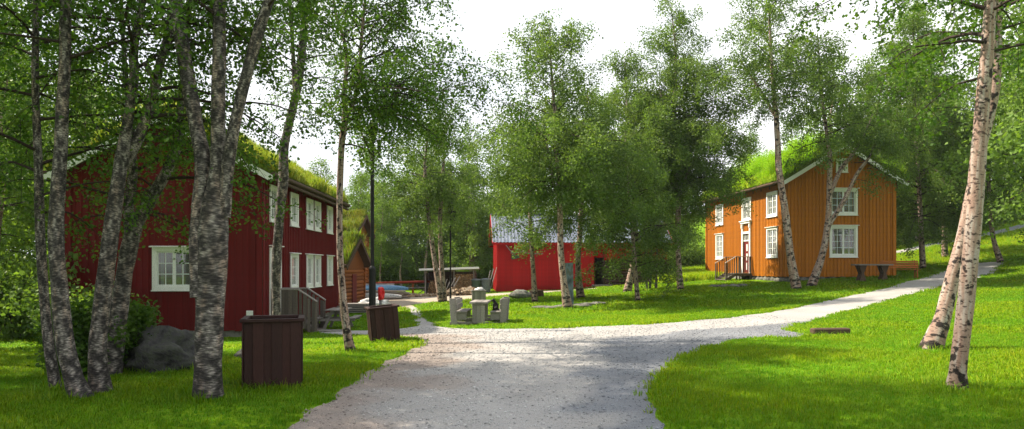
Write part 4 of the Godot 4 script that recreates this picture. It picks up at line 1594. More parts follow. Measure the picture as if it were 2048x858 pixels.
func grow(called: String, label: String, group: String, at: Vector3, stems: Array, o: Dictionary, category := "tree") -> Node3D:
	var r := RandomNumberGenerator.new()
	r.seed = o.seed
	var t := thing(called, label, category, at, 0.0, group)
	var rough := FastNoiseLite.new()
	rough.seed = o.seed
	rough.frequency = 0.02
	var trunk := MB.new()
	var limbs := MB.new()
	var cv := PackedVector3Array()
	var cn := PackedVector3Array()
	var cc := PackedColorArray()
	var set_: Array = clump_sets[o.clumps]
	var az := r.randf() * TAU
	var top := 0.0
	for s in stems:
		top = maxf(top, s[-1][1])
	var from: float = o.from
	var spots := []
	for si in stems.size():
		var line := smooth_line(stems[si], o.get("per", 4))
		var pts: Array = line[0]
		var rad: Array = line[1]
		for i in rad.size():
			rad[i] *= o.get("girth", 1.0)
		if si == 0:
			# roots: the foot flares and goes into the ground
			pts.insert(0, pts[0] + Vector3(0, -0.25, 0))
			rad.insert(0, rad[0] * 1.25)
		trunk.tube(pts, rad, o.get("sides", 12), 8.0, rough, o.get("lumps", 0.16), 0.0 if si == 0 else 2.3 + si)
		var run := 0.0
		var gap: float = o.gap
		for i in range(1, pts.size()):
			run += (pts[i] as Vector3).distance_to(pts[i - 1])
			while run > gap:
				run -= gap
				var p: Vector3 = (pts[i] as Vector3).lerp(pts[i - 1], r.randf())
				if p.y < from:
					continue
				var f := clampf((p.y - from) / maxf(top - from, 0.1), 0, 1)
				az += 2.4 + r.randf_range(-0.6, 0.6)
				var side := Vector3(cos(az), 0, sin(az))
				if o.has("bias"):
					side = (side + o.bias * r.randf()).normalized()
				var ln: float = o.len * ((0.5 + 0.5 * minf(1.0, f * 3.5)) * pow(1.0 - f, 0.65) + 0.16) * r.randf_range(0.65, 1.2)
				var el := lerpf(o.rise[0], o.rise[1], f) + r.randf_range(-0.25, 0.25)
				limb(limbs, r, p, (side * cos(el) + Vector3.UP * sin(el)).normalized(), ln, minf(rad[i] * 0.5, 0.006 + ln * 0.011), o, spots)
	for e in o.get("extra", []):
		limb(limbs, r, e[0], (e[1] as Vector3).normalized(), e[2], 0.02, o, spots)
	for p: Vector3 in spots:
		if r.randf() > o.get("keep", 1.0):
			continue
		var k: Array = set_[r.randi() % set_.size()]
		var sc := r.randf_range(0.75, 1.3)
		var b := Basis.from_euler(Vector3(r.randf_range(-0.5, 0.5), r.randf() * TAU, r.randf_range(-0.5, 0.5)))
		cv.append_array(Transform3D(b * sc, p) * (k[0] as PackedVector3Array))
		cn.append_array(Transform3D(b, Vector3.ZERO) * (k[1] as PackedVector3Array))
		cc.append_array(k[2])
	part(t, "trunk", trunk.done(), M[o.bark])
	if limbs.v.size():
		part(t, "branches", limbs.done(), M.twig_bark)
	if cv.size():
		var nl := cv.size() / 4
		leaf_total += nl
		while quad_index.size() < nl * 6:
			var q := quad_index.size() / 6 * 4
			quad_index.append_array(PackedInt32Array([q, q + 2, q + 1, q, q + 3, q + 2]))
		var arr := []
		arr.resize(Mesh.ARRAY_MAX)
		arr[Mesh.ARRAY_VERTEX] = cv
		arr[Mesh.ARRAY_NORMAL] = cn
		arr[Mesh.ARRAY_COLOR] = cc
		arr[Mesh.ARRAY_INDEX] = quad_index.slice(0, nl * 6)
		var m := ArrayMesh.new()
		m.add_surface_from_arrays(Mesh.PRIMITIVE_TRIANGLES, arr)
		part(t, "crown", m, M.leaf)
	return t


func limb(b: MB, r: RandomNumberGenerator, p: Vector3, dir: Vector3, ln: float, rad: float, o: Dictionary, spots: Array) -> void:
	var pts := [p]
	var rr := [rad]
	var n := 6
	var droop: float = o.droop
	var d := dir
	for k in n:
		d = (d + Vector3(r.randf_range(-0.22, 0.22), r.randf_range(-0.15, 0.15) - droop * (k + 1) / n * 0.35, r.randf_range(-0.22, 0.22))).normalized()
		p += d * ln / n
		pts.append(p)
		rr.append(lerpf(rad, 0.004, float(k + 1) / n))
	b.tube(pts, rr, 5)
	var twigs := int(ceil(ln * o.twigs))
	for k in twigs:
		var t := 0.22 + 0.78 * (k + r.randf()) / twigs
		var q: Vector3 = (pts[int(t * (n - 0.01))] as Vector3).lerp(pts[int(t * (n - 0.01)) + 1], fmod(t * n, 1.0))
		var td := (d * 0.5 + Vector3(r.randf_range(-1, 1), r.randf_range(-0.7, 0.6), r.randf_range(-1, 1))).normalized()
		var tl := (0.25 + 0.35 * ln * (1.1 - t * 0.6)) * r.randf_range(0.6, 1.15)
		var tp := [q]
		var m := 3
		for i in m:
			td = (td + Vector3(0, -droop * 0.45, 0)).normalized()
			q += td * tl / m
			tp.append(q)
		if o.get("twig_tubes", false):
			b.tube(tp, [0.005, 0.004, 0.003, 0.002], 3)
		var cnt := maxi(1, int(round(tl * o.density)))
		for i in cnt:
			var u := (i + 0.6 + r.randf() * 0.4) / cnt * 2.98
			spots.append((tp[int(u)] as Vector3).lerp(tp[int(u) + 1], fmod(u, 1.0)) + Vector3(r.randf_range(-1, 1), r.randf_range(-1, 1), r.randf_range(-1, 1)) * 0.05)
	spots.append(p)


func copy_tree(src: Node3D, called: String, label: String, group: String, at: Vector3, turn: float, s: Vector3) -> Node3D:
	var c := src.duplicate() as Node3D
	c.name = numbered(called)
	add_child(c)
	c.transform = Transform3D(Basis(Vector3.UP, turn).scaled(s), at)
	tag(c, label, "tree", group)
	return c


const STEMS := {
	"L1": {"x": -6.25, "z": -9.60, "s": [[[0.01,0.00,0.01,0.117],[-0.09,0.58,0.01,0.096],[-0.16,1.26,0.00,0.089],[-0.21,2.08,0.01,0.089],[-0.24,3.11,0.01,0.075],[-0.29,4.28,0.00,0.062],[-0.28,5.38,-0.01,0.055],[-0.27,6.75,-0.01,0.034],[-0.22,8.26,-0.01,0.010]]]},
	"L2": {"x": -5.47, "z": -8.90, "s": [[[0.01,0.00,0.01,0.223],[-0.10,0.27,-0.00,0.165],[-0.21,0.75,0.01,0.146],[-0.29,1.58,0.01,0.134],[-0.32,2.15,0.01,0.127],[-0.29,2.72,0.01,0.121],[-0.26,3.55,-0.01,0.108],[-0.22,4.37,-0.01,0.095],[-0.21,5.14,-0.01,0.089],[-0.18,6.73,-0.01,0.057],[-0.15,8.44,0.01,0.013]]]},
	"L3": {"x": -5.45, "z": -9.30, "s": [[[0.00,0.00,0.01,0.219],[-0.06,0.56,-0.00,0.159],[0.01,1.30,-0.01,0.146],[0.09,1.96,-0.01,0.146],[0.16,2.49,-0.01,0.140],[0.27,3.09,0.01,0.126],[0.34,3.62,-0.00,0.093],[0.42,4.15,-0.01,0.086],[0.43,4.62,-0.00,0.073],[0.55,5.28,0.01,0.060],[0.64,6.28,0.00,0.040],[0.72,7.81,0.01,0.010]],
		[[0.20,2.96,-0.06,0.100],[0.43,3.42,-0.10,0.100],[0.58,3.89,-0.13,0.093],[0.67,4.42,-0.19,0.080],[0.79,4.95,-0.22,0.073],[0.85,5.68,-0.27,0.053],[0.93,7.27,-0.31,0.013]]]},
	"L3b": {"x": -6.42, "z": -11.20, "s": [[[-0.00,0.00,-0.00,0.224],[0.11,0.82,0.00,0.184],[0.20,1.54,-0.00,0.176],[0.37,2.34,0.00,0.168],[0.63,2.82,0.01,0.136],[0.87,3.22,0.01,0.120],[1.06,3.70,-0.01,0.104],[1.11,4.18,0.01,0.088],[1.17,4.82,0.01,0.072],[1.26,6.02,-0.00,0.056],[1.35,7.78,0.01,0.012]],
		[[0.32,2.26,-0.00,0.120],[0.26,2.66,-0.05,0.112],[0.29,3.30,-0.12,0.096],[0.24,4.02,-0.15,0.080],[0.11,5.06,-0.20,0.056],[0.01,6.50,-0.25,0.024]]]},
	"L4": {"x": -3.87, "z": -8.90, "s": [[[-0.00,0.00,-0.00,0.292],[0.01,0.29,0.01,0.242],[0.03,0.99,0.00,0.229],[0.05,1.56,-0.01,0.248],[0.07,2.07,0.01,0.254],[0.09,2.45,-0.00,0.229],[0.13,2.96,-0.01,0.146],[0.14,3.60,0.01,0.124],[0.15,4.36,0.01,0.118],[0.16,5.12,0.01,0.108],[0.19,6.40,-0.01,0.070],[0.22,8.30,-0.00,0.013]],
		[[-0.09,1.31,0.04,0.140],[-0.13,1.95,0.00,0.140],[-0.12,2.45,-0.05,0.146],[-0.09,3.03,-0.07,0.146],[-0.21,3.53,-0.13,0.134],[-0.33,4.11,-0.18,0.127],[-0.43,4.62,-0.22,0.121],[-0.52,5.12,-0.26,0.108],[-0.62,6.08,-0.30,0.076],[-0.70,7.79,-0.31,0.013]],
		[[0.20,2.33,0.01,0.127],[0.28,2.96,0.06,0.114],[0.35,3.28,0.11,0.108],[0.44,3.66,0.13,0.099],[0.57,4.11,0.18,0.095],[0.75,4.68,0.22,0.089],[0.92,5.12,0.27,0.083],[1.18,5.89,0.31,0.051],[1.40,7.16,0.35,0.013]]]},
	"L5": {"x": -5.78, "z": -17.30, "s": [[[0.00,0.00,0.01,0.198],[-0.04,0.67,0.00,0.154],[-0.05,1.90,-0.01,0.161],[0.03,3.14,0.01,0.161],[0.13,4.13,0.01,0.173],[0.15,4.87,0.01,0.154],[0.30,5.61,0.01,0.148],[0.49,6.48,-0.01,0.148],[0.62,7.59,0.00,0.136],[0.69,8.58,0.01,0.111],[0.79,10.43,0.01,0.062],[0.85,12.65,-0.01,0.019]],
		[[0.43,6.17,0.02,0.087],[0.33,7.59,-0.06,0.068],[0.25,8.58,-0.13,0.062],[0.13,10.31,-0.21,0.019]]]},
	"L6": {"x": -3.35, "z": -14.60, "s": [[[-0.00,0.00,-0.01,0.177],[-0.10,0.52,0.01,0.120],[-0.19,1.36,0.01,0.104],[-0.24,2.19,0.00,0.094],[-0.24,3.23,0.01,0.094],[-0.21,4.28,-0.01,0.094],[-0.13,4.95,0.01,0.089],[-0.16,5.42,-0.00,0.063],[-0.10,6.05,-0.01,0.057],[-0.16,6.57,0.00,0.052],[-0.35,7.20,-0.01,0.042],[-0.50,8.76,0.00,0.016]],
		[[-0.14,4.85,0.03,0.068],[0.05,5.27,-0.02,0.063],[0.16,5.84,-0.10,0.063],[0.16,6.36,-0.16,0.052],[0.23,7.40,-0.24,0.042],[0.43,9.18,-0.31,0.016]],
		[[-0.03,5.13,0.01,0.047],[0.40,5.45,0.07,0.042],[0.93,5.51,0.14,0.031],[1.56,5.40,0.21,0.021],[1.98,5.16,0.27,0.010]]]},
	"R1": {"x": 5.80, "z": -9.14, "s": [[[0.01,0.00,-0.01,0.209],[0.01,0.27,0.01,0.150],[0.06,0.69,0.01,0.144],[0.14,1.21,-0.01,0.144],[0.18,1.74,-0.00,0.137],[0.24,2.32,-0.01,0.137],[0.28,2.98,0.00,0.131],[0.34,3.63,-0.01,0.124],[0.40,4.35,-0.00,0.111],[0.45,5.13,-0.01,0.098],[0.50,6.44,-0.01,0.065],[0.57,8.27,0.00,0.013]]]},
	"R2": {"x": 7.72, "z": -12.90, "s": [[[-0.01,0.00,0.01,0.304],[0.20,0.59,0.01,0.194],[0.40,1.33,-0.01,0.175],[0.59,2.06,-0.01,0.157],[0.77,2.99,-0.01,0.138],[0.95,3.81,0.00,0.129],[1.14,4.64,-0.00,0.129],[1.22,5.38,-0.01,0.120],[1.24,6.49,-0.00,0.101],[1.32,7.87,-0.01,0.065],[1.36,9.99,-0.00,0.014]]]},
	"M1a": {"x": -3.65, "z": -36.20, "s": [[[-0.00,0.00,-0.00,0.233],[-0.29,1.76,-0.01,0.168],[-0.54,3.57,0.01,0.155],[-0.73,5.12,-0.01,0.129],[-0.85,7.19,-0.01,0.103],[-0.54,9.77,0.01,0.039]]]},
	"M1b": {"x": -3.51, "z": -36.40, "s": [[[-0.00,0.00,-0.01,0.208],[-0.18,2.29,-0.01,0.156],[-0.23,4.37,-0.01,0.143],[-0.08,6.71,0.01,0.104],[0.08,9.83,-0.01,0.039]]]},
	"M2": {"x": 1.09, "z": -33.20, "s": [[[-0.00,0.00,0.01,0.213],[-0.09,1.64,-0.01,0.142],[-0.19,3.30,-0.01,0.130],[-0.24,4.48,0.01,0.107],[-0.14,6.38,0.01,0.036]]]},
	"M3": {"x": 2.33, "z": -29.10, "s": [[[0.00,0.00,-0.00,0.312],[-0.17,1.06,-0.00,0.187],[-0.31,2.52,-0.01,0.166],[-0.33,3.97,-0.01,0.156],[-0.40,5.22,0.01,0.125],[-0.50,6.67,0.01,0.104],[-0.58,8.34,-0.01,0.083],[-0.71,10.21,0.01,0.052],[-0.75,11.87,-0.01,0.021]],
		[[-0.36,4.39,0.04,0.104],[-0.68,5.63,-0.09,0.083],[-0.84,6.67,-0.23,0.052],[-1.04,8.13,-0.35,0.021]]]},
	"M4": {"x": 3.41, "z": -34.60, "s": [[[0.00,0.00,-0.01,0.297],[-0.15,1.51,0.01,0.185],[-0.05,3.24,-0.01,0.161],[0.07,5.46,0.01,0.124],[0.25,7.93,-0.01,0.074],[0.35,10.40,-0.01,0.025]]]},
	"M5": {"x": 5.65, "z": -31.40, "s": [[[-0.00,0.00,0.00,0.168],[-0.09,1.03,-0.00,0.123],[-0.18,2.38,0.01,0.112],[-0.32,3.95,0.01,0.101],[-0.47,5.74,-0.00,0.079],[-0.58,7.76,0.00,0.022]]]},
	"M6": {"x": 6.18, "z": -37.60, "s": [[[0.00,0.00,-0.01,0.322],[0.27,1.29,-0.00,0.201],[0.48,2.90,0.01,0.175],[0.29,5.05,0.00,0.134],[0.11,7.73,-0.01,0.094],[-0.11,12.57,-0.00,0.027]]]},
	"M7": {"x": 7.57, "z": -38.40, "s": [[[-0.00,0.00,0.01,0.096],[0.08,2.17,-0.01,0.069],[0.14,4.36,-0.01,0.027]],
		[[0.32,0.00,0.05,0.096],[0.41,2.17,-0.12,0.069],[0.56,4.36,-0.30,0.027]],
		[[-0.17,0.00,0.03,0.082],[-0.31,2.17,0.20,0.069],[-0.45,4.09,0.35,0.027]]]},
	"M8": {"x": 8.69, "z": -36.10, "s": [[[-0.00,0.00,0.01,0.258],[-0.11,1.65,0.01,0.181],[-0.13,3.46,-0.00,0.181],[-0.07,5.26,-0.01,0.168],[-0.28,7.32,-0.00,0.142],[-0.34,9.39,0.00,0.116],[-0.23,11.96,-0.01,0.077],[-0.49,14.67,-0.01,0.026]],
		[[-0.14,6.03,0.04,0.116],[-0.65,8.35,-0.10,0.077],[-1.05,10.68,-0.27,0.026]],
		[[-0.15,4.74,-0.04,0.116],[0.59,6.55,0.11,0.077],[1.44,8.10,0.29,0.026]]]},
	"M9": {"x": 13.39, "z": -32.90, "s": [[[0.00,0.00,-0.01,0.329],[-0.29,1.48,0.01,0.247],[-0.52,3.36,0.01,0.235],[-0.68,4.54,0.00,0.211],[-0.85,5.71,0.00,0.200],[-0.89,6.65,-0.00,0.188],[-0.98,8.30,-0.01,0.153],[-1.15,10.18,-0.01,0.117],[-1.27,12.29,0.01,0.082],[-1.39,15.82,0.01,0.024]],
		[[-0.96,8.06,-0.00,0.106],[-1.68,9.47,-0.16,0.071],[-2.58,10.88,-0.30,0.024]]]},
	"M10": {"x": 14.52, "z": -34.00, "s": [[[-0.01,0.00,0.01,0.316],[0.56,1.60,0.01,0.219],[0.85,3.30,-0.01,0.194],[0.90,4.76,0.00,0.170],[0.93,6.22,-0.01,0.146],[0.81,7.19,-0.01,0.121],[0.56,9.13,-0.00,0.085],[0.32,12.29,-0.01,0.024]],
		[[0.88,4.40,-0.01,0.158],[1.54,5.73,-0.18,0.134],[2.17,6.46,-0.32,0.109],[2.74,7.31,-0.48,0.073],[3.31,8.52,-0.62,0.024]],
		[[0.85,2.94,-0.05,0.170],[1.60,4.27,0.11,0.134],[2.13,5.49,0.26,0.121],[2.60,6.22,0.43,0.085],[2.96,7.19,0.56,0.024]]]},
	"M12": {"x": 23.78, "z": -40.50, "s": [[[-0.00,0.00,0.00,0.231],[-0.11,2.17,-0.00,0.188],[-0.24,4.77,0.01,0.159],[-0.41,7.67,0.01,0.116],[-0.53,11.14,0.01,0.072],[-0.57,14.61,-0.01,0.029]]]},
	"M11": {"x": 28.27, "z": -45.70, "s": [[[-0.01,0.00,0.01,0.277],[-0.03,1.60,-0.01,0.212],[-0.07,2.91,0.00,0.196],[-0.33,4.54,-0.00,0.147],[-0.59,7.15,0.00,0.098],[-0.78,11.39,-0.00,0.033]]]},
	"M13": {"x": 27.45, "z": -39.30, "s": [[[-0.01,0.00,0.01,0.239],[-0.42,1.35,0.00,0.154],[-0.61,3.03,-0.01,0.140],[-0.68,5.00,0.01,0.112],[-0.45,9.77,-0.00,0.028]]]},
}


func trees() -> void:
	make_clumps("near", 11, 10, 15, 0.058, 0.021, 0.17, 0.9, [Color(0.09, 0.18, 0.028), Color(0.075, 0.15, 0.026), Color(0.105, 0.20, 0.028), Color(0.13, 0.21, 0.032), Color(0.06, 0.125, 0.024)])
	make_clumps("middle", 12, 10, 14, 0.085, 0.033, 0.26, 1.1, [Color(0.135, 0.215, 0.055), Color(0.115, 0.19, 0.05), Color(0.16, 0.25, 0.05), Color(0.17, 0.24, 0.07), Color(0.10, 0.17, 0.045)])
	make_clumps("far", 13, 10, 14, 0.135, 0.055, 0.42, 1.0, [Color(0.17, 0.27, 0.06), Color(0.14, 0.23, 0.055), Color(0.20, 0.31, 0.06), Color(0.12, 0.20, 0.05)])
	make_clumps("bush", 14, 8, 14, 0.07, 0.026, 0.16, 0.8, [Color(0.075, 0.15, 0.025), Color(0.06, 0.125, 0.025), Color(0.10, 0.18, 0.03)])
	var near := {"clumps": "near", "bark": "bark_dark", "sides": 14, "per": 6, "gap": 0.2, "len": 2.4, "rise": [0.2, 0.9], "droop": 0.7, "twigs": 3.6, "density": 6.2, "bias": Vector3(0, 0, -0.9), "from": 3.0, "twig_tubes": true, "lumps": 0.15, "girth": 0.70}
	var mid := {"clumps": "middle", "bark": "bark_spotted", "sides": 10, "per": 4, "gap": 0.17, "len": 2.7, "rise": [0.2, 1.0], "droop": 0.9, "twigs": 4.0, "density": 6.5, "from": 2.6, "lumps": 0.1, "girth": 0.76}
	var list := [
		["L1", "slender dark-barked birch at the far left edge of the lawn", near, {"from": 2.4, "len": 2.0, "seed": 1, "keep": 0.72}],
		["L2", "birch with banded dark and pale bark, left of a joined pair", near, {"from": 4.2, "len": 2.4, "seed": 2, "keep": 0.72}],
		["L3", "forked birch, right trunk of the joined pair at the left", near, {"from": 3.6, "len": 2.4, "seed": 3, "keep": 0.72}],
		["L3b", "leaning forked birch behind the leafy bush by the red wall", near, {"from": 2.3, "len": 2.2, "seed": 4, "keep": 0.72}],
		["L4", "thickest birch with gnarled trunk splitting into three stems", near, {"from": 4.6, "len": 2.1, "seed": 5, "keep": 0.72}],
		["L5", "crooked dark birch standing behind the nearest brown bin", near, {"from": 5.4, "len": 1.7, "seed": 6, "keep": 0.5}],
		["L6", "slim leaning birch between the two brown bins, forked above", near, {"from": 4.3, "len": 2.4, "seed": 7, "gap": 0.13, "bark": "bark_spotted", "bias": Vector3(1.2, 0, -0.1), "extra": [[Vector3(0.3, 5.4, 0.1), Vector3(1, -0.1, 0.2), 2.4], [Vector3(0.5, 5.0, 0.2), Vector3(1, -0.2, 0.4), 1.9], [Vector3(0.15, 4.7, -0.1), Vector3(0.4, -0.5, 0.1), 0.9]]}],
		["R1", "straight pale pinkish birch trunk in front at the right", near, {"bark": "bark_pale", "from": 4.1, "len": 2.3, "seed": 8, "gap": 0.16, "bias": Vector3(-0.6, 0, -0.5)}],
		["R2", "dark-footed leaning birch just behind the pale right trunk", near, {"bark": "bark_spotted", "from": 5.2, "len": 2.4, "seed": 9, "gap": 0.15, "bias": Vector3(-0.3, 0, 0)}],
		["M1a", "left of two close white birches by the woodshed yard", mid, {"from": 4.2, "seed": 21, "len": 2.8}],
		["M1b", "right of two close white birches by the woodshed yard", mid, {"from": 4.2, "seed": 22, "len": 2.8}],
		["M2", "small birch with dense round crown left of the stone slab", mid, {"from": 2.8, "seed": 23, "len": 2.4}],
		["M3", "tall white birch standing in front of the upright stone slab", mid, {"from": 4.6, "seed": 24, "len": 4.0, "gap": 0.15}],
		["M4", "birch close behind and right of the upright stone slab", mid, {"from": 3.4, "seed": 25, "len": 3.3}],
		["M5", "thin birch with low leafy crown hiding the barn's right half", mid, {"from": 1.5, "seed": 26, "len": 3.2, "gap": 0.12}],
		["M6", "birch with thick leaning foot before the dark log wall", mid, {"from": 4.2, "seed": 27, "len": 4.0, "gap": 0.15}],
		["M7", "clump of thin dark saplings before the barn's log wall", mid, {"from": 1.3, "seed": 28, "len": 1.3, "bark": "bark_dark"}],
		["M8", "tall forked birch on the lawn left of the orange house", mid, {"from": 4.3, "seed": 29, "len": 4.0, "gap": 0.15}],
		["M9", "curving white birch before the corner of the orange house", mid, {"from": 8.7, "seed": 30, "len": 3.4, "keep": 0.8, "gap": 0.16, "droop": 0.6}],
		["M10", "three-stemmed white birch in front of the orange gable", mid, {"from": 6.9, "seed": 31, "len": 3.0, "keep": 0.9, "gap": 0.14, "bias": Vector3(0.6, 0, 0.2), "extra": [[Vector3(2.0, 6.0, 0.2), Vector3(1, 0.2, 0.3), 2.4], [Vector3(2.6, 5.7, 0.2), Vector3(1, 0.1, 0.2), 2.3], [Vector3(1.5, 6.6, 0.1), Vector3(0.6, 0.5, 0.3), 2.2], [Vector3(2.8, 7.0, 0.0), Vector3(1, 0.2, 0.0), 2.6], [Vector3(1.0, 6.0, 0.1), Vector3(-0.5, 0.3, 0.4), 1.3], [Vector3(2.4, 6.6, 0.3), Vector3(0.5, 0.1, 0.6), 1.8], [Vector3(1.8, 5.2, 0.2), Vector3(0.7, 0.1, 0.3), 1.5]]}],
		["M12", "weeping birch with hanging foliage at the orange house's right corner", mid, {"from": 2.8, "seed": 32, "len": 4.8, "droop": 1.5, "gap": 0.11, "bias": Vector3(-0.4, 0, 0.3)}],
		["M11", "birch on the hillside right of the orange house", mid, {"from": 3.0, "seed": 33, "len": 3.8}],
		["M13", "leaning thin birch on the hillside at the right edge", mid, {"from": 2.8, "seed": 34, "len": 3.6}],
	]
	for e in list:
		var s: Dictionary = STEMS[e[0]]
		var o: Dictionary = (e[2] as Dictionary).duplicate()
		o.merge(e[3], true)
		grow("birch_tree", e[1], "birches round the yard", on(s.x, s.z, -0.03), s.s, o)
	print("yard leaves ", leaf_total)
	# the wood round the place: six grown trees, then copies
	var protos := []
	var r := RandomNumberGenerator.new()
	r.seed = 55
	var wood := {"clumps": "far", "bark": "bark_pale", "sides": 7, "per": 2, "gap": 0.2, "len": 3.0, "rise": [0.1, 1.0], "droop": 0.9, "twigs": 2.8, "density": 4.2, "from": 2.2, "lumps": 0.05}
	var rows := forest_spots()
	for k in 6:
		var h: float = [13.5, 12.0, 14.5, 11.0, 15.0, 9.0][k]
		var stem := []
		var x := 0.0
		var z := 0.0
		for i in 7:
			stem.append([x, h * i / 6.0, z, lerpf(0.17, 0.012, pow(i / 6.0, 0.8))])
			x += r.randf_range(-0.35, 0.35)
			z += r.randf_range(-0.35, 0.35)
		var o := wood.duplicate()
		o.seed = 200 + k
		o.from = [3.0, 1.6, 4.2, 1.0, 3.4, 0.7][k]
		o.len = [2.9, 2.7, 3.2, 2.6, 3.3, 2.4][k]
		var spot: Array = rows[k]
		var t := grow("forest_birch", spot[2], spot[3], on(spot[0], -spot[1], -0.05), [stem], o)
		protos.append(t)
	for i in range(6, rows.size()):
		var s: Array = rows[i]
		var k: int = s[4] if s.size() > 4 else r.randi() % 5
		var f: float = r.randf_range(0.85, 1.12) * (s[5] if s.size() > 5 else 1.0)
		copy_tree(protos[k], "forest_birch", s[2], s[3], on(s[0], -s[1], -0.05), r.randf() * TAU, Vector3(f * r.randf_range(0.95, 1.1), f, f * r.randf_range(0.95, 1.1)))
	# tall birches beyond the left edge: they shade the near lawn and path
	var tall: Array = []
	for k in 2:
		var stem := []
		var x := 0.0
		for i in 8:
			stem.append([x, 15.5 * i / 7.0, x * 0.6, lerpf(0.2, 0.012, pow(i / 7.0, 0.8))])
			x += r.randf_range(-0.3, 0.3)
		var o := near.duplicate()
		o.merge({"seed": 90 + k, "from": 4.5, "len": 3.2, "gap": 0.17, "twig_tubes": false, "keep": 0.9, "bias": Vector3(-0.2, 0, 0)}, true)
		tall.append(grow("shade_birch", "tall birch beyond the left edge, %s one to the camera" % ["nearest", "second nearest"][k], "birches beyond the left edge", [on(-9.4, -6.2, -0.05), on(-9.8, -9.0, -0.05)][k], [stem], o))
	var far_ones := [[-11.2, 13.0, 1.4], [-12.2, 14.6, 0.95], [-13.9, 10.6, 1.05], [-13.2, 7.2, 1.0], [-15.8, 12.8, 1.0], [-17.0, 9.6, 1.05], [-18.0, 14.6, 1.0], [-9.2, 11.0, 1.35]]
	for k in far_ones.size():
		var q: Array = far_ones[k]
		copy_tree(tall[k % 2], "shade_birch", "tall birch beyond the left edge, %s" % ["largest of all, farther off", "farthest along the lawn", "in the second row, farther", "in the second row, nearer", "in the third row, middle", "in the third row, nearer", "in the third row, farthest", "third nearest"][k], "birches beyond the left edge", on(q[0], -q[1], -0.05), r.randf() * TAU, Vector3(q[2], q[2], q[2]))
	print("all leaves ", leaf_total)
	bushes()


func forest_spots() -> Array:
	# x, distance, label, group
	var out := []
	var r := RandomNumberGenerator.new()
	r.seed = 77
	var band := func(a: Vector2, b: Vector2, n: int, jitter: float, label: String, group: String, kind := -1, size := 1.0) -> void:
		for i in n:
			var p := a.lerp(b, (i + 0.5) / n) + Vector2(r.randf_range(-1, 1), r.randf_range(-1, 1)) * jitter
			var words := ["first", "second", "third", "fourth", "fifth", "sixth", "seventh"]
			var own := label
			if n <= 7 and not group.contains("deep") and not group.contains("beyond"):
				own = "%s from the %s, %s" % [words[i], "left" if absf(a.x - b.x) > absf(a.y - b.y) else "front", label]
			var row := [p.x, p.y, own, group]
			if kind >= 0 or size != 1.0:
				row.append(kind if kind >= 0 else r.randi() % 5)
				row.append(size)
			out.append(row)
	band.call(Vector2(1, 60), Vector2(16, 60), 6, 1.5, "leafy birch rising behind the red barn roof", "birches behind the barn", -1, 1.08)
	band.call(Vector2(-14.5, 58), Vector2(-8, 57), 3, 0.8, "leafy birch at the wood's edge behind the canoes", "birches behind the canoes", -1, 0.64)
	band.call(Vector2(-8, 57), Vector2(-1, 56), 3, 1.0, "leafy birch at the wood's edge behind the woodshed", "birches behind the woodshed", -1, 0.84)
	band.call(Vector2(-24, 66), Vector2(2, 68), 8, 2.0, "birch deeper in the wood behind the woodshed", "birches deep behind the woodshed", -1, 0.78)
	band.call(Vector2(14, 62), Vector2(26, 62), 4, 1.5, "leafy birch rising behind the orange house", "birches behind the orange house", -1, 0.6)
	band.call(Vector2(24, 55), Vector2(46, 60), 7, 1.5, "leafy birch on the hill behind the sloping hillside path", "birches behind the hillside path", -1, 1.2)
	band.call(Vector2(22, 68), Vector2(52, 70), 7, 2.0, "birch high on the hill at the right", "birches high on the right hill")
	band.call(Vector2(26, 34), Vector2(36, 42), 3, 1.0, "leafy birch on the slope beyond the right edge", "birches on the right slope", -1, 1.15)
	band.call(Vector2(-17.5, 26), Vector2(-20, 44), 5, 1.0, "leafy birch beside the red house's hidden left wall", "birches left of the red house")
	band.call(Vector2(-14, 38), Vector2(-10.5, 50), 4, 0.8, "leafy birch growing behind the red house roof", "birches behind the red house", -1, 0.56)
	band.call(Vector2(-13.5, 15.5), Vector2(-22, 30), 4, 0.8, "birch at the edge of the lawn on the far left", "birches at the left lawn edge", -1, 0.75)
	band.call(Vector2(-22, 32), Vector2(-34, 44), 5, 2.0, "birch deeper in the wood on the far left", "birches deep at the left")
	band.call(Vector2(-16, 61), Vector2(0, 60), 9, 1.0, "low-crowned birch in the dark wood behind the red rail", "birches in the dark wood", 1, 0.85)
	band.call(Vector2(-4, 55), Vector2(0, 57), 2, 0.5, "low-crowned birch between the woodshed and the barn", "birches between woodshed and barn", 3, 0.8)
	band.call(Vector2(-32, 48), Vector2(-16, 57), 7, 1.5, "birch in the wood hidden behind the red house", "birches deep behind the red house")
	for q in [[18.2, 21.0, 2, 1.15], [22.5, 29.0, 4, 1.0]]:
		out.append([q[0], q[1], ["birch just beyond the right edge, its leaves hanging into the picture", "birch farther up the slope beyond the right edge"][int(q[0] > 20)], "birches beyond the right edge", q[2], q[3]])
	# the wood goes on behind the viewer: the window panes mirror it
	band.call(Vector2(-24, -14), Vector2(26, -15), 10, 1.5, "birch in the wood behind the viewer, mirrored in the windows", "birches behind the viewer")
	return out


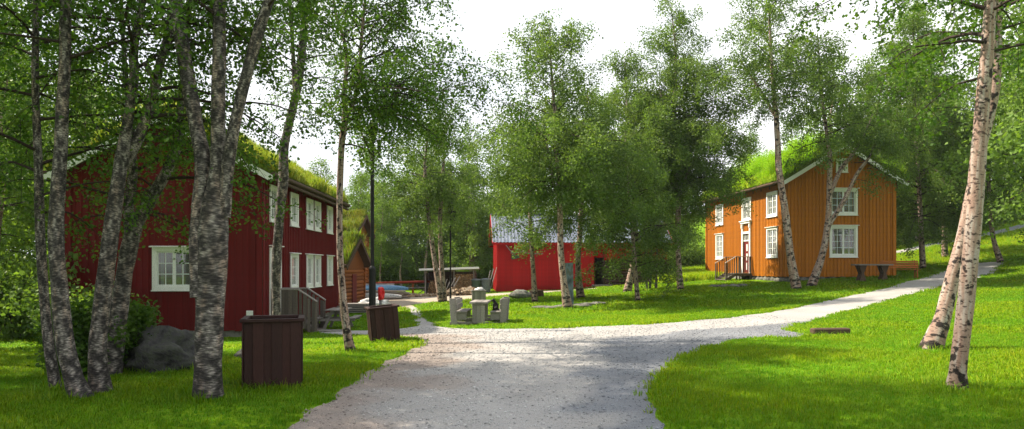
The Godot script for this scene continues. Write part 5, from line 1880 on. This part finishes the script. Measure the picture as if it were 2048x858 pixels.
func bushes() -> void:
	var o := {"clumps": "bush", "bark": "bark_bush", "sides": 5, "per": 2, "gap": 0.05, "len": 0.5, "rise": [0.2, 0.9], "droop": 0.3, "twigs": 9.0, "density": 13.0, "from": 0.08, "lumps": 0.0, "seed": 71}
	var stems := []
	var r := RandomNumberGenerator.new()
	r.seed = 72
	for k in 9:
		var a := TAU * k / 9.0
		var q := Vector3(cos(a), 0, sin(a))
		stems.append([[q.x * 0.08, 0, q.z * 0.08, 0.014], [q.x * 0.25, 0.4, q.z * 0.25, 0.011], [q.x * (0.4 + 0.2 * r.randf()), 0.75 + 0.35 * r.randf(), q.z * (0.4 + 0.2 * r.randf()), 0.005]])
	var b := grow("leafy_bush", "round leafy bush between the forked birch and the big rock", "", on(-6.9, -11.7), stems, o, "bush")
	# undergrowth along the wood's edge
	var far := o.duplicate()
	far.merge({"clumps": "far", "gap": 0.22, "len": 1.1, "twigs": 2.5, "density": 3.5, "seed": 73, "from": 0.3}, true)
	var big := []
	for s in stems:
		var e := []
		for q in s:
			e.append([q[0] * 2.2, q[1] * 1.9, q[2] * 2.2, q[3] * 1.6])
		big.append(e)
	var first: Node3D = null
	for sp in [[Vector2(-15, 60), Vector2(-0.5, 59), 9, "green bush in the undergrowth behind the firewood and red rail", "bushes behind the firewood"], [Vector2(23.5, 53.5), Vector2(46, 60), 13, "bright green bush along the top of the hillside path", "bushes along the hillside path"], [Vector2(-11.5, 18.5), Vector2(-19, 21), 4, "low bush at the far left edge of the lawn", "bushes at the left lawn edge"], [Vector2(-15.5, 33), Vector2(-24, 30), 4, "bush in the shade beyond the red house's left end", "bushes beyond the red house"], [Vector2(11.5, 55), Vector2(15, 56), 3, "bush at the back of the meadow beside the barn", "bushes behind the meadow"]]:
		for i in int(sp[2]):
			var own: String = sp[3]
			if int(sp[2]) < 8:
				own = "%s from the %s, %s" % [["first", "second", "third", "fourth"][i], "right" if (sp[0] as Vector2).x > (sp[1] as Vector2).x else "left", sp[3]]
			var p: Vector2 = (sp[0] as Vector2).lerp(sp[1], (i + 0.5) / sp[2]) + Vector2(r.randf_range(-0.6, 0.6), r.randf_range(-0.6, 0.6))
			if first == null:
				first = grow("undergrowth_bush", own, sp[4], on(p.x, -p.y), big, far, "bush")
			else:
				var c := first.duplicate() as Node3D
				c.name = numbered("undergrowth_bush")
				add_child(c)
				var s := r.randf_range(0.75, 1.25)
				c.transform = Transform3D(Basis(Vector3.UP, r.randf() * TAU).scaled(Vector3(s, s * r.randf_range(0.8, 1.2), s)), on(p.x, -p.y))
				tag(c, own, "bush", sp[4])


# ---------------------------------------------------------------- things in the yard
func wooden_bin(label: String, at: Vector3, turn: float, tilt: Vector3, w: float, h: float, paint: String, group: String) -> Node3D:
	var o := thing("wooden_bin", label, "bin", at, turn, group)
	o.rotation = Vector3(tilt.x, turn, tilt.z)
	var n := 6
	var bw := w / n
	for side in 4:
		var f := Transform3D(Basis(Vector3.UP, side * PI / 2), Vector3.ZERO)
		for k in n:
			var tone := (k * 2 + side) % 3
			var proud := 0.018 if k % 2 else 0.0
			part(o, "board", box_mesh(Vector3(bw - 0.006 + (0.02 if k % 2 else 0.0), h, 0.022), 0.003), M["%s_%d" % [paint, tone]], f * xf(Vector3(-w / 2 + (k + 0.5) * bw, h / 2 - 0.03, w / 2 + proud)))
	var b := MB.new()
	for side in 4:
		var bs := Basis(Vector3.UP, side * PI / 2)
		b.cbox(bs * Vector3(0.0, h - 0.02, w / 2 + 0.012), Vector3(w + 0.1, 0.045, 0.085), 0.006, bs)
	part(o, "rim", b.done(), M[paint + "_0"])
	b = MB.new()
	b.box(Vector3(0, h - 0.22, 0), Vector3(w - 0.06, 0.02, w - 0.06))
	part(o, "liner", b.done(), M.black_metal)
	return o


func furniture() -> void:
	wooden_bin("nearest dark brown board-clad wooden bin under the left birches", on(-3.42, -10.05, -0.02), 0.28, Vector3.ZERO, 0.74, 0.98, "brown_stain", "brown wooden bins")
	wooden_bin("dark brown wooden bin tilted beside the lamp post", on(-3.18, -17.5, -0.02), 0.33, Vector3(0.0, 0, 0.09), 0.66, 0.9, "brown_stain", "brown wooden bins")
	var wb := wooden_bin("small grey wooden bin behind the picnic benches", on(-1.55, -32.6, -0.02), 0.1, Vector3.ZERO, 0.58, 0.75, "grey_wood", "")
	wb.set_meta("label", "small weathered grey wooden bin behind the picnic benches")
	var bag := stone_mesh(610, 2, Vector3(0.2, 0.1, 0.18), 0.5)
	tag(part(self, "rubbish_bag", bag, M.white_hull, xf(on(-1.5, -32.6, 0.74))), "white bag bulging from the small grey bin", "bag")
	picnic_set()
	cat()
	# grey table beside the red house steps
	var t := thing("picnic_table", "grey wooden picnic table beside the red house steps", "table", on(-5.75, -23.2), 0.05)
	for k in 3:
		part(t, "table_board", box_mesh(Vector3(0.2, 0.035, 1.4), 0.004), M["grey_wood_%d" % k], xf(Vector3(-0.21 + k * 0.21, 0.66, 0)))
	for s: float in [-1.0, 1.0]:
		part(t, "seat_board", box_mesh(Vector3(0.22, 0.035, 1.4), 0.004), M.grey_wood_0, xf(Vector3(s * 0.55, 0.40, 0)))
		for q: float in [-1.0, 1.0]:
			part(t, "leg", box_mesh(Vector3(0.09, 0.76, 0.04), 0.004), M.grey_wood_1, Transform3D(Basis(Vector3.BACK, s * 0.42), Vector3(s * 0.24, 0.33, q * 0.5)))
		part(t, "beam", box_mesh(Vector3(1.24, 0.08, 0.04), 0.004), M.grey_wood_2, xf(Vector3(0, 0.34, s * 0.46)))
	tag(part(self, "stepping_slab", box_mesh(Vector3(0.9, 0.06, 0.5), 0.01), M.concrete, xf(on(-5.75, -22.2, 0.02))), "flat pale slab on the grass before the grey table", "slab")
	# table and slatted bench by the orange gable
	var x := thing("trestle_table", "brown plank table on crossed legs before the orange gable", "table", on(18.0, -35.0), 0.04)
	for k in 4:
		part(x, "table_board", box_mesh(Vector3(1.78, 0.07, 0.18), 0.006), M["grey_wood_%d" % (k % 3)], xf(Vector3(0, 0.78, -0.28 + k * 0.187)))
	for s: float in [-0.56, 0.56]:
		# two broad boards crossing in an hourglass
		var g := [[-0.17, -0.02], [-0.055, 0.36], [-0.21, 0.75], [0.21, 0.75], [0.055, 0.36], [0.17, -0.02]]
		var b := MB.new()
		for k in 2:
			for zz: float in [0.14, -0.14]:
				b.hexa([Vector3(g[k][0], g[k][1], zz + 0.05), Vector3(g[5 - k][0], g[5 - k][1], zz + 0.05), Vector3(g[5 - k][0], g[5 - k][1], zz - 0.05), Vector3(g[k][0], g[k][1], zz - 0.05), Vector3(g[k + 1][0], g[k + 1][1], zz + 0.05), Vector3(g[4 - k][0], g[4 - k][1], zz + 0.05), Vector3(g[4 - k][0], g[4 - k][1], zz - 0.05), Vector3(g[k + 1][0], g[k + 1][1], zz - 0.05)])
		part(x, "leg", b.done(), M.roof_wood, xf(Vector3(s, 0, 0)))
		part(x, "brace", box_mesh(Vector3(0.09, 0.08, 0.34), 0.005), M.roof_wood, xf(Vector3(s, 0.36, 0)))
	var be := thing("garden_bench", "slatted orange garden bench at the right end of the orange gable", "bench", on(19.75, -35.6), -0.28)
	for k in 4:
		part(be, "seat_slat", box_mesh(Vector3(1.75, 0.03, 0.09), 0.005), M["bench_wood_%d" % (k % 3)], xf(Vector3(0, 0.44, -0.16 + k * 0.105)))
		part(be, "back_slat", box_mesh(Vector3(1.75, 0.075, 0.028), 0.005), M["bench_wood_%d" % ((k + 1) % 3)], Transform3D(Basis(Vector3.RIGHT, -0.22), Vector3(0, 0.55 + k * 0.1, -0.22 - k * 0.024)))
	for s: float in [-0.72, 0.72]:
		for q in [[-0.24, 0.47, 0.12], [0.2, 0.43, -0.1]]:
			part(be, "leg", box_mesh(Vector3(0.06, 0.46, 0.06), 0.005), M.bench_wood_0, Transform3D(Basis(Vector3.RIGHT, q[2]), Vector3(s, 0.21, q[0])))
		part(be, "back_post", box_mesh(Vector3(0.05, 0.56, 0.04), 0.005), M.bench_wood_0, Transform3D(Basis(Vector3.RIGHT, -0.22), Vector3(s, 0.66, -0.285)))
		part(be, "side_rail", box_mesh(Vector3(0.05, 0.06, 0.5), 0.005), M.bench_wood_0, xf(Vector3(s, 0.395, 0)))
	# lamp posts
	lamp_post("tall black lamp post beside the tilted brown bin", on(-4.03, -20.2), 5.55, 0.1, 0.055, 1.9)
	lamp_post("thin black lamp post near the woodshed yard", on(-3.13, -35.6), 4.6, 0.055, 0.04, 0.5)
	# life buoy case on a post
	var lb := thing("lifebuoy_stand", "red rounded lifebuoy case on a grey post beside the lamp post", "lifebuoy", on(-3.93, -20.9), 1.4)
	var b := MB.new()
	b.tube([Vector3(0, -0.15, 0), Vector3(0, 1.05, 0)], [0.04, 0.04], 10)
	part(lb, "post", b.done(), M.grey_metal)
	b = MB.new()
	var ring := []
	var rr := []
	for k in 25:
		var a := TAU * k / 24.0
		ring.append(Vector3(cos(a) * 0.11, 1.16 + sin(a) * 0.14, 0.03))
		rr.append(0.065)
	b.tube(ring, rr, 8)
	part(lb, "lifebuoy", b.done(), M.red_plastic)
	b = MB.new()
	b.cbox(Vector3(0, 1.16, 0.0), Vector3(0.3, 0.38, 0.05), 0.02)
	part(lb, "back_plate", b.done(), M.red_plastic)


func lamp_post(label: String, at: Vector3, h: float, r0: float, r1: float, thick: float) -> void:
	var o := thing("lamp_post", label, "lamp post", at, 0.0, "lamp posts")
	var b := MB.new()
	b.lathe([[r0 * 1.3, -0.1], [r0 * 1.3, 0.08], [r0, 0.12], [r0, thick], [r1, thick + 0.08], [r1, h], [0.0, h]], 16)
	part(o, "pole", b.done(), M.black_metal)
	b = MB.new()
	b.lathe([[0.0, h - 0.02], [0.09, h - 0.02], [0.10, h + 0.02], [0.15, h + 0.42], [0.17, h + 0.44], [0.06, h + 0.58], [0.02, h + 0.66], [0.0, h + 0.66]], 12)
	part(o, "lantern", b.done(), M.black_metal)
	b = MB.new()
	b.tube([Vector3(0.0, h - 0.35, 0), Vector3(0.16, h - 0.3, 0), Vector3(0.2, h - 0.1, 0)], [0.02, 0.02, 0.02], 6)
	b.lathe([[0.0, h - 0.42], [0.035, h - 0.42], [0.06, h - 0.05], [0.1, h + 0.06], [0.0, h + 0.08]], 10, Vector3(0.2, 0, 0))
	part(o, "side_fitting", b.done(), M.black_metal)


func picnic_set() -> void:
	# table and two backed benches on common skids; it is seen from its end
	var t := thing("picnic_bench_set", "weathered grey picnic table with two backed benches on skids", "picnic table", on(-1.03, -22.9), -0.05)
	var l := 1.5
	for z: float in [0.6, -0.6]:
		part(t, "skid", box_mesh(Vector3(1.84, 0.11, 0.11), 0.008), M.grey_wood_0, xf(Vector3(0, 0.045, z)))
		part(t, "skid", box_mesh(Vector3(1.5, 0.07, 0.07), 0.006), M.grey_wood_1, xf(Vector3(0, 0.20, z - 0.09)))
		for k in 3:
			part(t, "pedestal_board", box_mesh(Vector3(0.13, 0.62, 0.045), 0.005), M["grey_wood_%d" % k], xf(Vector3(-0.135 + k * 0.135, 0.36, z + 0.06)))
		for s: float in [-1.0, 1.0]:
			part(t, "bench_post", box_mesh(Vector3(0.20, 0.86, 0.06), 0.006), M["grey_wood_%d" % (1 if s > 0 else 2)], Transform3D(Basis(Vector3.BACK, -s * 0.07), Vector3(s * 0.80, 0.42, z + 0.085)))
			part(t, "seat_support", box_mesh(Vector3(0.30, 0.22, 0.06), 0.006), M.grey_wood_0, xf(Vector3(s * 0.53, 0.28, z + 0.083)))
	for k in 3:
		part(t, "table_board", box_mesh(Vector3(0.185, 0.06, l), 0.008), M["grey_wood_%d" % ((k + 2) % 3)], xf(Vector3(-0.19 + k * 0.19, 0.71, 0)))
	for s: float in [-1.0, 1.0]:
		for k in 2:
			part(t, "seat_board", box_mesh(Vector3(0.17, 0.05, l), 0.008), M["grey_wood_%d" % k], xf(Vector3(s * (0.46 + k * 0.175), 0.42, 0)))
			part(t, "back_board", box_mesh(Vector3(0.035, 0.15, l), 0.006), M["grey_wood_%d" % (k + 1)], Transform3D(Basis(Vector3.BACK, -s * 0.07), Vector3(s * (0.69 + k * 0.012), 0.58 + k * 0.17, 0)))


func cat() -> void:
	# a sitting cat as one skin: capsules joined with a smooth minimum and meshed as surface nets
	var caps := [
		[Vector3(0.0, 0.07, 0.02), Vector3(0.0, 0.16, -0.01), 0.085, 0.075], [Vector3(0.0, 0.16, -0.01), Vector3(-0.05, 0.27, 0.0), 0.075, 0.05], [Vector3(-0.05, 0.27, 0.0), Vector3(-0.08, 0.32, 0.0), 0.042, 0.04],
		[Vector3(-0.085, 0.335, 0.0), Vector3(-0.115, 0.325, 0.0), 0.05, 0.035], [Vector3(-0.12, 0.318, 0.0), Vector3(-0.145, 0.312, 0.0), 0.022, 0.016],
		[Vector3(-0.075, 0.365, 0.028), Vector3(-0.075, 0.405, 0.036), 0.016, 0.004], [Vector3(-0.075, 0.365, -0.028), Vector3(-0.075, 0.405, -0.036), 0.016, 0.004],
		[Vector3(-0.075, 0.2, 0.035), Vector3(-0.10, 0.03, 0.035), 0.03, 0.018], [Vector3(-0.075, 0.2, -0.035), Vector3(-0.10, 0.03, -0.035), 0.03, 0.018], [Vector3(-0.10, 0.015, 0.035), Vector3(-0.125, 0.012, 0.035), 0.018, 0.014], [Vector3(-0.10, 0.015, -0.035), Vector3(-0.125, 0.012, -0.035), 0.018, 0.014],
		[Vector3(0.02, 0.08, 0.06), Vector3(-0.05, 0.04, 0.075), 0.055, 0.03], [Vector3(0.02, 0.08, -0.06), Vector3(-0.05, 0.04, -0.075), 0.055, 0.03],
		[Vector3(0.08, 0.03, 0.0), Vector3(0.10, 0.02, 0.09), 0.02, 0.017], [Vector3(0.10, 0.02, 0.09), Vector3(0.02, 0.018, 0.14), 0.017, 0.014], [Vector3(0.02, 0.018, 0.14), Vector3(-0.06, 0.018, 0.12), 0.014, 0.009]]
	var cell := 0.008
	var lo := Vector3(-0.20, -0.03, -0.18)
	var nx := 46
	var ny := 58
	var nz := 46
	var f := PackedFloat32Array()
	f.resize(nx * ny * nz)
	f.fill(1.0)
	for cp in caps:
		var a: Vector3 = cp[0]
		var ab: Vector3 = cp[1] - a
		var pad := maxf(cp[2], cp[3]) + 0.05
		var b0 := ((a.min(cp[1]) - Vector3.ONE * pad - lo) / cell).floor()
		var b1 := ((a.max(cp[1]) + Vector3.ONE * pad - lo) / cell).ceil()
		for z in range(maxi(0, int(b0.z)), mini(nz, int(b1.z))):
			for y in range(maxi(0, int(b0.y)), mini(ny, int(b1.y))):
				for x in range(maxi(0, int(b0.x)), mini(nx, int(b1.x))):
					var p := lo + Vector3(x, y, z) * cell
					var t := clampf((p - a).dot(ab) / ab.length_squared(), 0, 1)
					var d := p.distance_to(a + ab * t) - lerpf(cp[2], cp[3], t)
					var at := (z * ny + y) * nx + x
					var k := 0.018
					var hh := clampf(0.5 + 0.5 * (f[at] - d) / k, 0, 1)
					f[at] = lerpf(f[at], d, hh) - k * hh * (1.0 - hh)
	var m := nets(f, nx, ny, nz, lo, cell)
	var c := thing("cat", "black cat sitting on the right bench of the picnic set", "cat", on(-1.03, -22.9) + Vector3(0.52, 0.445, 0.30), -0.05)
	part(c, "body", m, M.cat_fur)


func nets(f: PackedFloat32Array, nx: int, ny: int, nz: int, lo: Vector3, cell: float) -> ArrayMesh:
	var index := {}
	var v := PackedVector3Array()
	var st := [1, nx, nx * ny]
	for z in nz - 1:
		for y in ny - 1:
			for x in nx - 1:
				var at := (z * ny + y) * nx + x
				var sum := Vector3.ZERO
				var n := 0
				for e in 3:
					for a in 2:
						for b in 2:
							var o := Vector3(x, y, z)
							var u := (e + 1) % 3
							var w := (e + 2) % 3
							o[u] += a
							o[w] += b
							var i0: int = at + a * st[u] + b * st[w]
							var f0 := f[i0]
							var f1 := f[i0 + st[e]]
							if (f0 < 0) != (f1 < 0):
								o[e] += f0 / (f0 - f1)
								sum += o
								n += 1
				if n:
					index[at] = v.size()
					v.append(lo + sum / n * cell)
	var tri := PackedInt32Array()
	for z in range(1, nz - 1):
		for y in range(1, ny - 1):
			for x in range(1, nx - 1):
				var at := (z * ny + y) * nx + x
				for e in 3:
					var inside := f[at] < 0
					if inside != (f[at + st[e]] < 0):
						var u: int = st[(e + 1) % 3]
						var w: int = st[(e + 2) % 3]
						var q := [index[at - u - w], index[at - w], index[at], index[at - u]]
						if inside:
							tri.append_array(PackedInt32Array([q[0], q[2], q[1], q[0], q[3], q[2]]))
						else:
							tri.append_array(PackedInt32Array([q[0], q[1], q[2], q[0], q[2], q[3]]))
	var nn := PackedVector3Array()
	nn.resize(v.size())
	for i in range(0, tri.size(), 3):
		var q := (v[tri[i + 2]] - v[tri[i]]).cross(v[tri[i + 1]] - v[tri[i]])
		for k in 3:
			nn[tri[i + k]] += q
	for i in nn.size():
		nn[i] = nn[i].normalized()
	var arr := []
	arr.resize(Mesh.ARRAY_MAX)
	arr[Mesh.ARRAY_VERTEX] = v
	arr[Mesh.ARRAY_NORMAL] = nn
	arr[Mesh.ARRAY_INDEX] = tri
	var m := ArrayMesh.new()
	m.add_surface_from_arrays(Mesh.PRIMITIVE_TRIANGLES, arr)
	return m


func hull(l: float, w: float, h: float) -> ArrayMesh:
	# an upturned canoe
	var b := MB.new()
	var n := 16
	var k := 10
	var p := func(i: int, j: int) -> Vector3:
		var t := 2.0 * i / n - 1.0
		var a := PI * j / k
		var s := sqrt(maxf(0.0, 1.0 - t * t * 0.98))
		return Vector3(t * l / 2, sin(a) * h * (0.35 + 0.65 * s), cos(a) * w / 2 * s)
	for i in n:
		for j in k:
			b.quad(p.call(i, j), p.call(i + 1, j), p.call(i + 1, j + 1), p.call(i, j + 1))
	return b.done()


func small_things() -> void:
	var rock := stone_mesh(601, 5, Vector3(0.66, 0.42, 0.5), 0.42)
	tag(part(self, "boulder", rock, M.dark_rock, xf(on(-5.98, -11.95, 0.2), 0.3)), "large dark boulder lying beside the leafy bush", "rock")
	tag(part(self, "field_stone", stone_mesh(602, 2, Vector3(0.2, 0.14, 0.16), 0.4), M.stone_1, xf(on(-5.2, -13.8, 0.05))), "small grey stone in the grass left of the nearest bin", "rock")
	# weathered beam at the path's edge
	var lg := thing("wooden_beam", "short weathered mossy beam lying on the grass by the path", "beam", on(7.0, -15.4, 0.075), 0.12)
	part(lg, "beam", box_mesh(Vector3(0.86, 0.18, 0.2), 0.025), M.roof_wood)
	# standing slab with flat stones round its foot
	var sl := thing("standing_stone", "tall upright grey stone slab behind the white birch", "monument", on(2.46, -30.4), 0.1)
	var b := MB.new()
	b.hexa([Vector3(-0.2, -0.2, 0.09), Vector3(0.21, -0.2, 0.09), Vector3(0.21, -0.2, -0.09), Vector3(-0.2, -0.2, -0.09), Vector3(-0.2, 1.86, 0.08), Vector3(0.18, 1.88, 0.08), Vector3(0.18, 1.88, -0.08), Vector3(-0.2, 1.86, -0.08)])
	part(sl, "slab", b.done(), M.slab_stone)
	var spots := [[1.35, 29.9, 0.42], [1.75, 29.5, 0.36], [2.1, 29.9, 0.46], [2.9, 30.3, 0.42], [3.35, 30.5, 0.40], [3.8, 30.9, 0.36], [3.1, 29.9, 0.3]]
	for i in spots.size():
		tag(part(self, "flagstone", stone_mesh(620 + i, 1, Vector3(spots[i][2], 0.06, 0.28), 0.35), M["stone_%d" % (i % 3)], xf(on(spots[i][0], -spots[i][1], 0.03), i * 0.7)), "flat stone in the curved row at the foot of the upright slab", "stone", "flat stones round the slab")
	# low stone block and stump before the barn
	tag(part(self, "stone_block", stone_mesh(640, 2, Vector3(0.5, 0.24, 0.4), 0.22, true), M.stone_2, xf(on(0.45, -37.0, 0.16), 0.2)), "low flat-topped pale stone block before the barn", "stone")
	b = MB.new()
	b.lathe([[0.42, -0.1], [0.4, 0.1], [0.37, 0.36], [0.35, 0.38], [0.0, 0.39]], 14)
	tag(part(self, "tree_stump", b.done(), M.roof_wood, xf(on(1.3, -37.2))), "dark low stump beside the flat stone block", "stump")
	# flat stones in the grass below the orange house
	for i in 4:
		tag(part(self, "grass_stone", stone_mesh(650 + i, 1, Vector3(0.34, 0.09, 0.24), 0.4), M["stone_%d" % (i % 3)], xf(on(10.6 + i * 0.42, -36.4 + i * 0.12, 0.02), i)), "flat grey stone in the grass left of the orange house", "stone", "flat stones left of the orange house")
	# barrels at the barn's corner
	for i in 2:
		var d := thing("plastic_barrel", ["dark lidded barrel by the barn's left corner, farther left", "pale blue grey barrel against the barn's left corner"][i], "barrel", on(-2.35 + i * 0.62, -46.2), 0.0, "barrels by the barn corner")
		b = MB.new()
		b.lathe([[0.0, 0.0], [0.26, 0.0], [0.29, 0.3], [0.31, 0.82], [0.34, 0.83], [0.34, 0.9]], 18)
		part(d, "body", b.done(), [M.plough_green, M.grey_plastic][i])
		b = MB.new()
		b.lathe([[0.35, 0.88], [0.35, 0.93], [0.2, 0.98], [0.0, 0.99]], 18)
		part(d, "lid", b.done(), M.grey_plastic)
	for i in 3:
		b = MB.new()
		b.tube([Vector3(0, -0.02, 0.4), Vector3(0.3 + 0.1 * i, 1.5 + 0.1 * i, -0.25)], [0.03, 0.025], 6)
		tag(part(self, "stick", b.done(), M.grey_wood_1, xf(on(-1.75 + i * 0.12, -46.6))), "grey stick leaning against the barn's left corner", "stick", "sticks at the barn corner")
	# red-brown rail on posts behind the firewood
	var f := thing("rail_fence", "long red-brown rail on wooden posts behind the firewood heap", "fence", on(-10.2, -47.6))
	b = MB.new()
	b.tube([Vector3(0.4, 0.85, 0.06), Vector3(2.4, 0.93, 0.06), Vector3(5.0, 1.0, 0.06)], [0.09, 0.09, 0.085], 8)
	part(f, "rail", b.done(), M.rail_red)
	b = MB.new()
	b.tube([Vector3(0.6, 0.5, 0.0), Vector3(5.0, 0.58, 0.0)], [0.05, 0.05], 8)
	part(f, "rail", b.done(), M.grey_wood_0)
	for i in 4:
		part(f, "post", box_mesh(Vector3(0.14, 1.1, 0.12), 0.01), M[["grey_wood_1", "grey_wood_1", "bench_wood_1", "rail_red"][i]], xf(Vector3(0.7 + i * 1.38, 0.4, -0.06)))
	for i in 3:
		for s: float in [-1.0, 1.0]:
			part(f, "brace", box_mesh(Vector3(1.2, 0.06, 0.05), 0.005), M.grey_wood_0, Transform3D(Basis(Vector3.BACK, s * 0.62), Vector3(1.4 + i * 1.38, 0.4, -0.12 - s * 0.03)))
	# planks, boats and tarpaulined timber beside the log storehouse
	var st := thing("plank_stack", "low stack of old grey planks by the log storehouse", "planks", on(-7.0, -31.6), 0.25)
	for row in 5:
		for k in 4:
			part(st, "plank", box_mesh(Vector3(1.9 - row * 0.15, 0.05, 0.17), 0.004), M["grey_wood_%d" % ((row + k) % 3)], xf(Vector3(0.1 * ((row * 3 + k) % 4) - 0.15, 0.04 + row * 0.09, -0.3 + k * 0.2), 0.06 * (row % 3 - 1)))
	var s2 := thing("plank_stack", "long weathered stack of boards carrying the upturned canoes", "planks", on(-8.0, -40.6), 0.0)
	for row in 6:
		for k in 3:
			part(s2, "plank", box_mesh(Vector3(3.6, 0.06, 0.26), 0.004), M["grey_wood_%d" % ((row + k) % 3)], xf(Vector3(0.12 * ((row * 3 + k) % 5) - 0.2, 0.04 + row * 0.1, -0.4 + k * 0.3)))
	tag(part(self, "canoe", hull(3.3, 0.62, 0.3), M.blue_hull, xf(on(-7.7, -40.8, 0.58), 0.03)), "light blue upturned canoe on the long board stack", "canoe")
	tag(part(self, "canoe", hull(3.4, 0.5, 0.24), M.white_hull, xf(on(-7.9, -39.4, 0.22), -0.02)), "white upturned canoe lying in front of the board stack", "canoe")
	tag(part(self, "tarpaulin", stone_mesh(660, 3, Vector3(0.55, 0.22, 0.35), 0.5), M.white_hull, xf(on(-6.55, -33.2, 0.28), 0.3)), "crumpled white sheet over things near the plank stack", "sheet")
	var roofb := thing("board_roof", "low grey lean-to of boards behind the canoes", "shelter", on(-8.6, -42.6))
	for k in 5:
		part(roofb, "roof_board", box_mesh(Vector3(0.5, 0.03, 1.5), 0.003), M["grey_wood_%d" % (k % 3)], Transform3D(Basis(Vector3.RIGHT, 0.25), Vector3(-1.0 + k * 0.52, 0.72, 0)))
	for k in 4:
		part(roofb, "post", box_mesh(Vector3(0.08, 0.9, 0.08), 0.006), M.grey_wood_1, xf(Vector3(-1.1 + (k % 2) * 2.2, 0.25, 0.5 - 1.0 * (k / 2))))
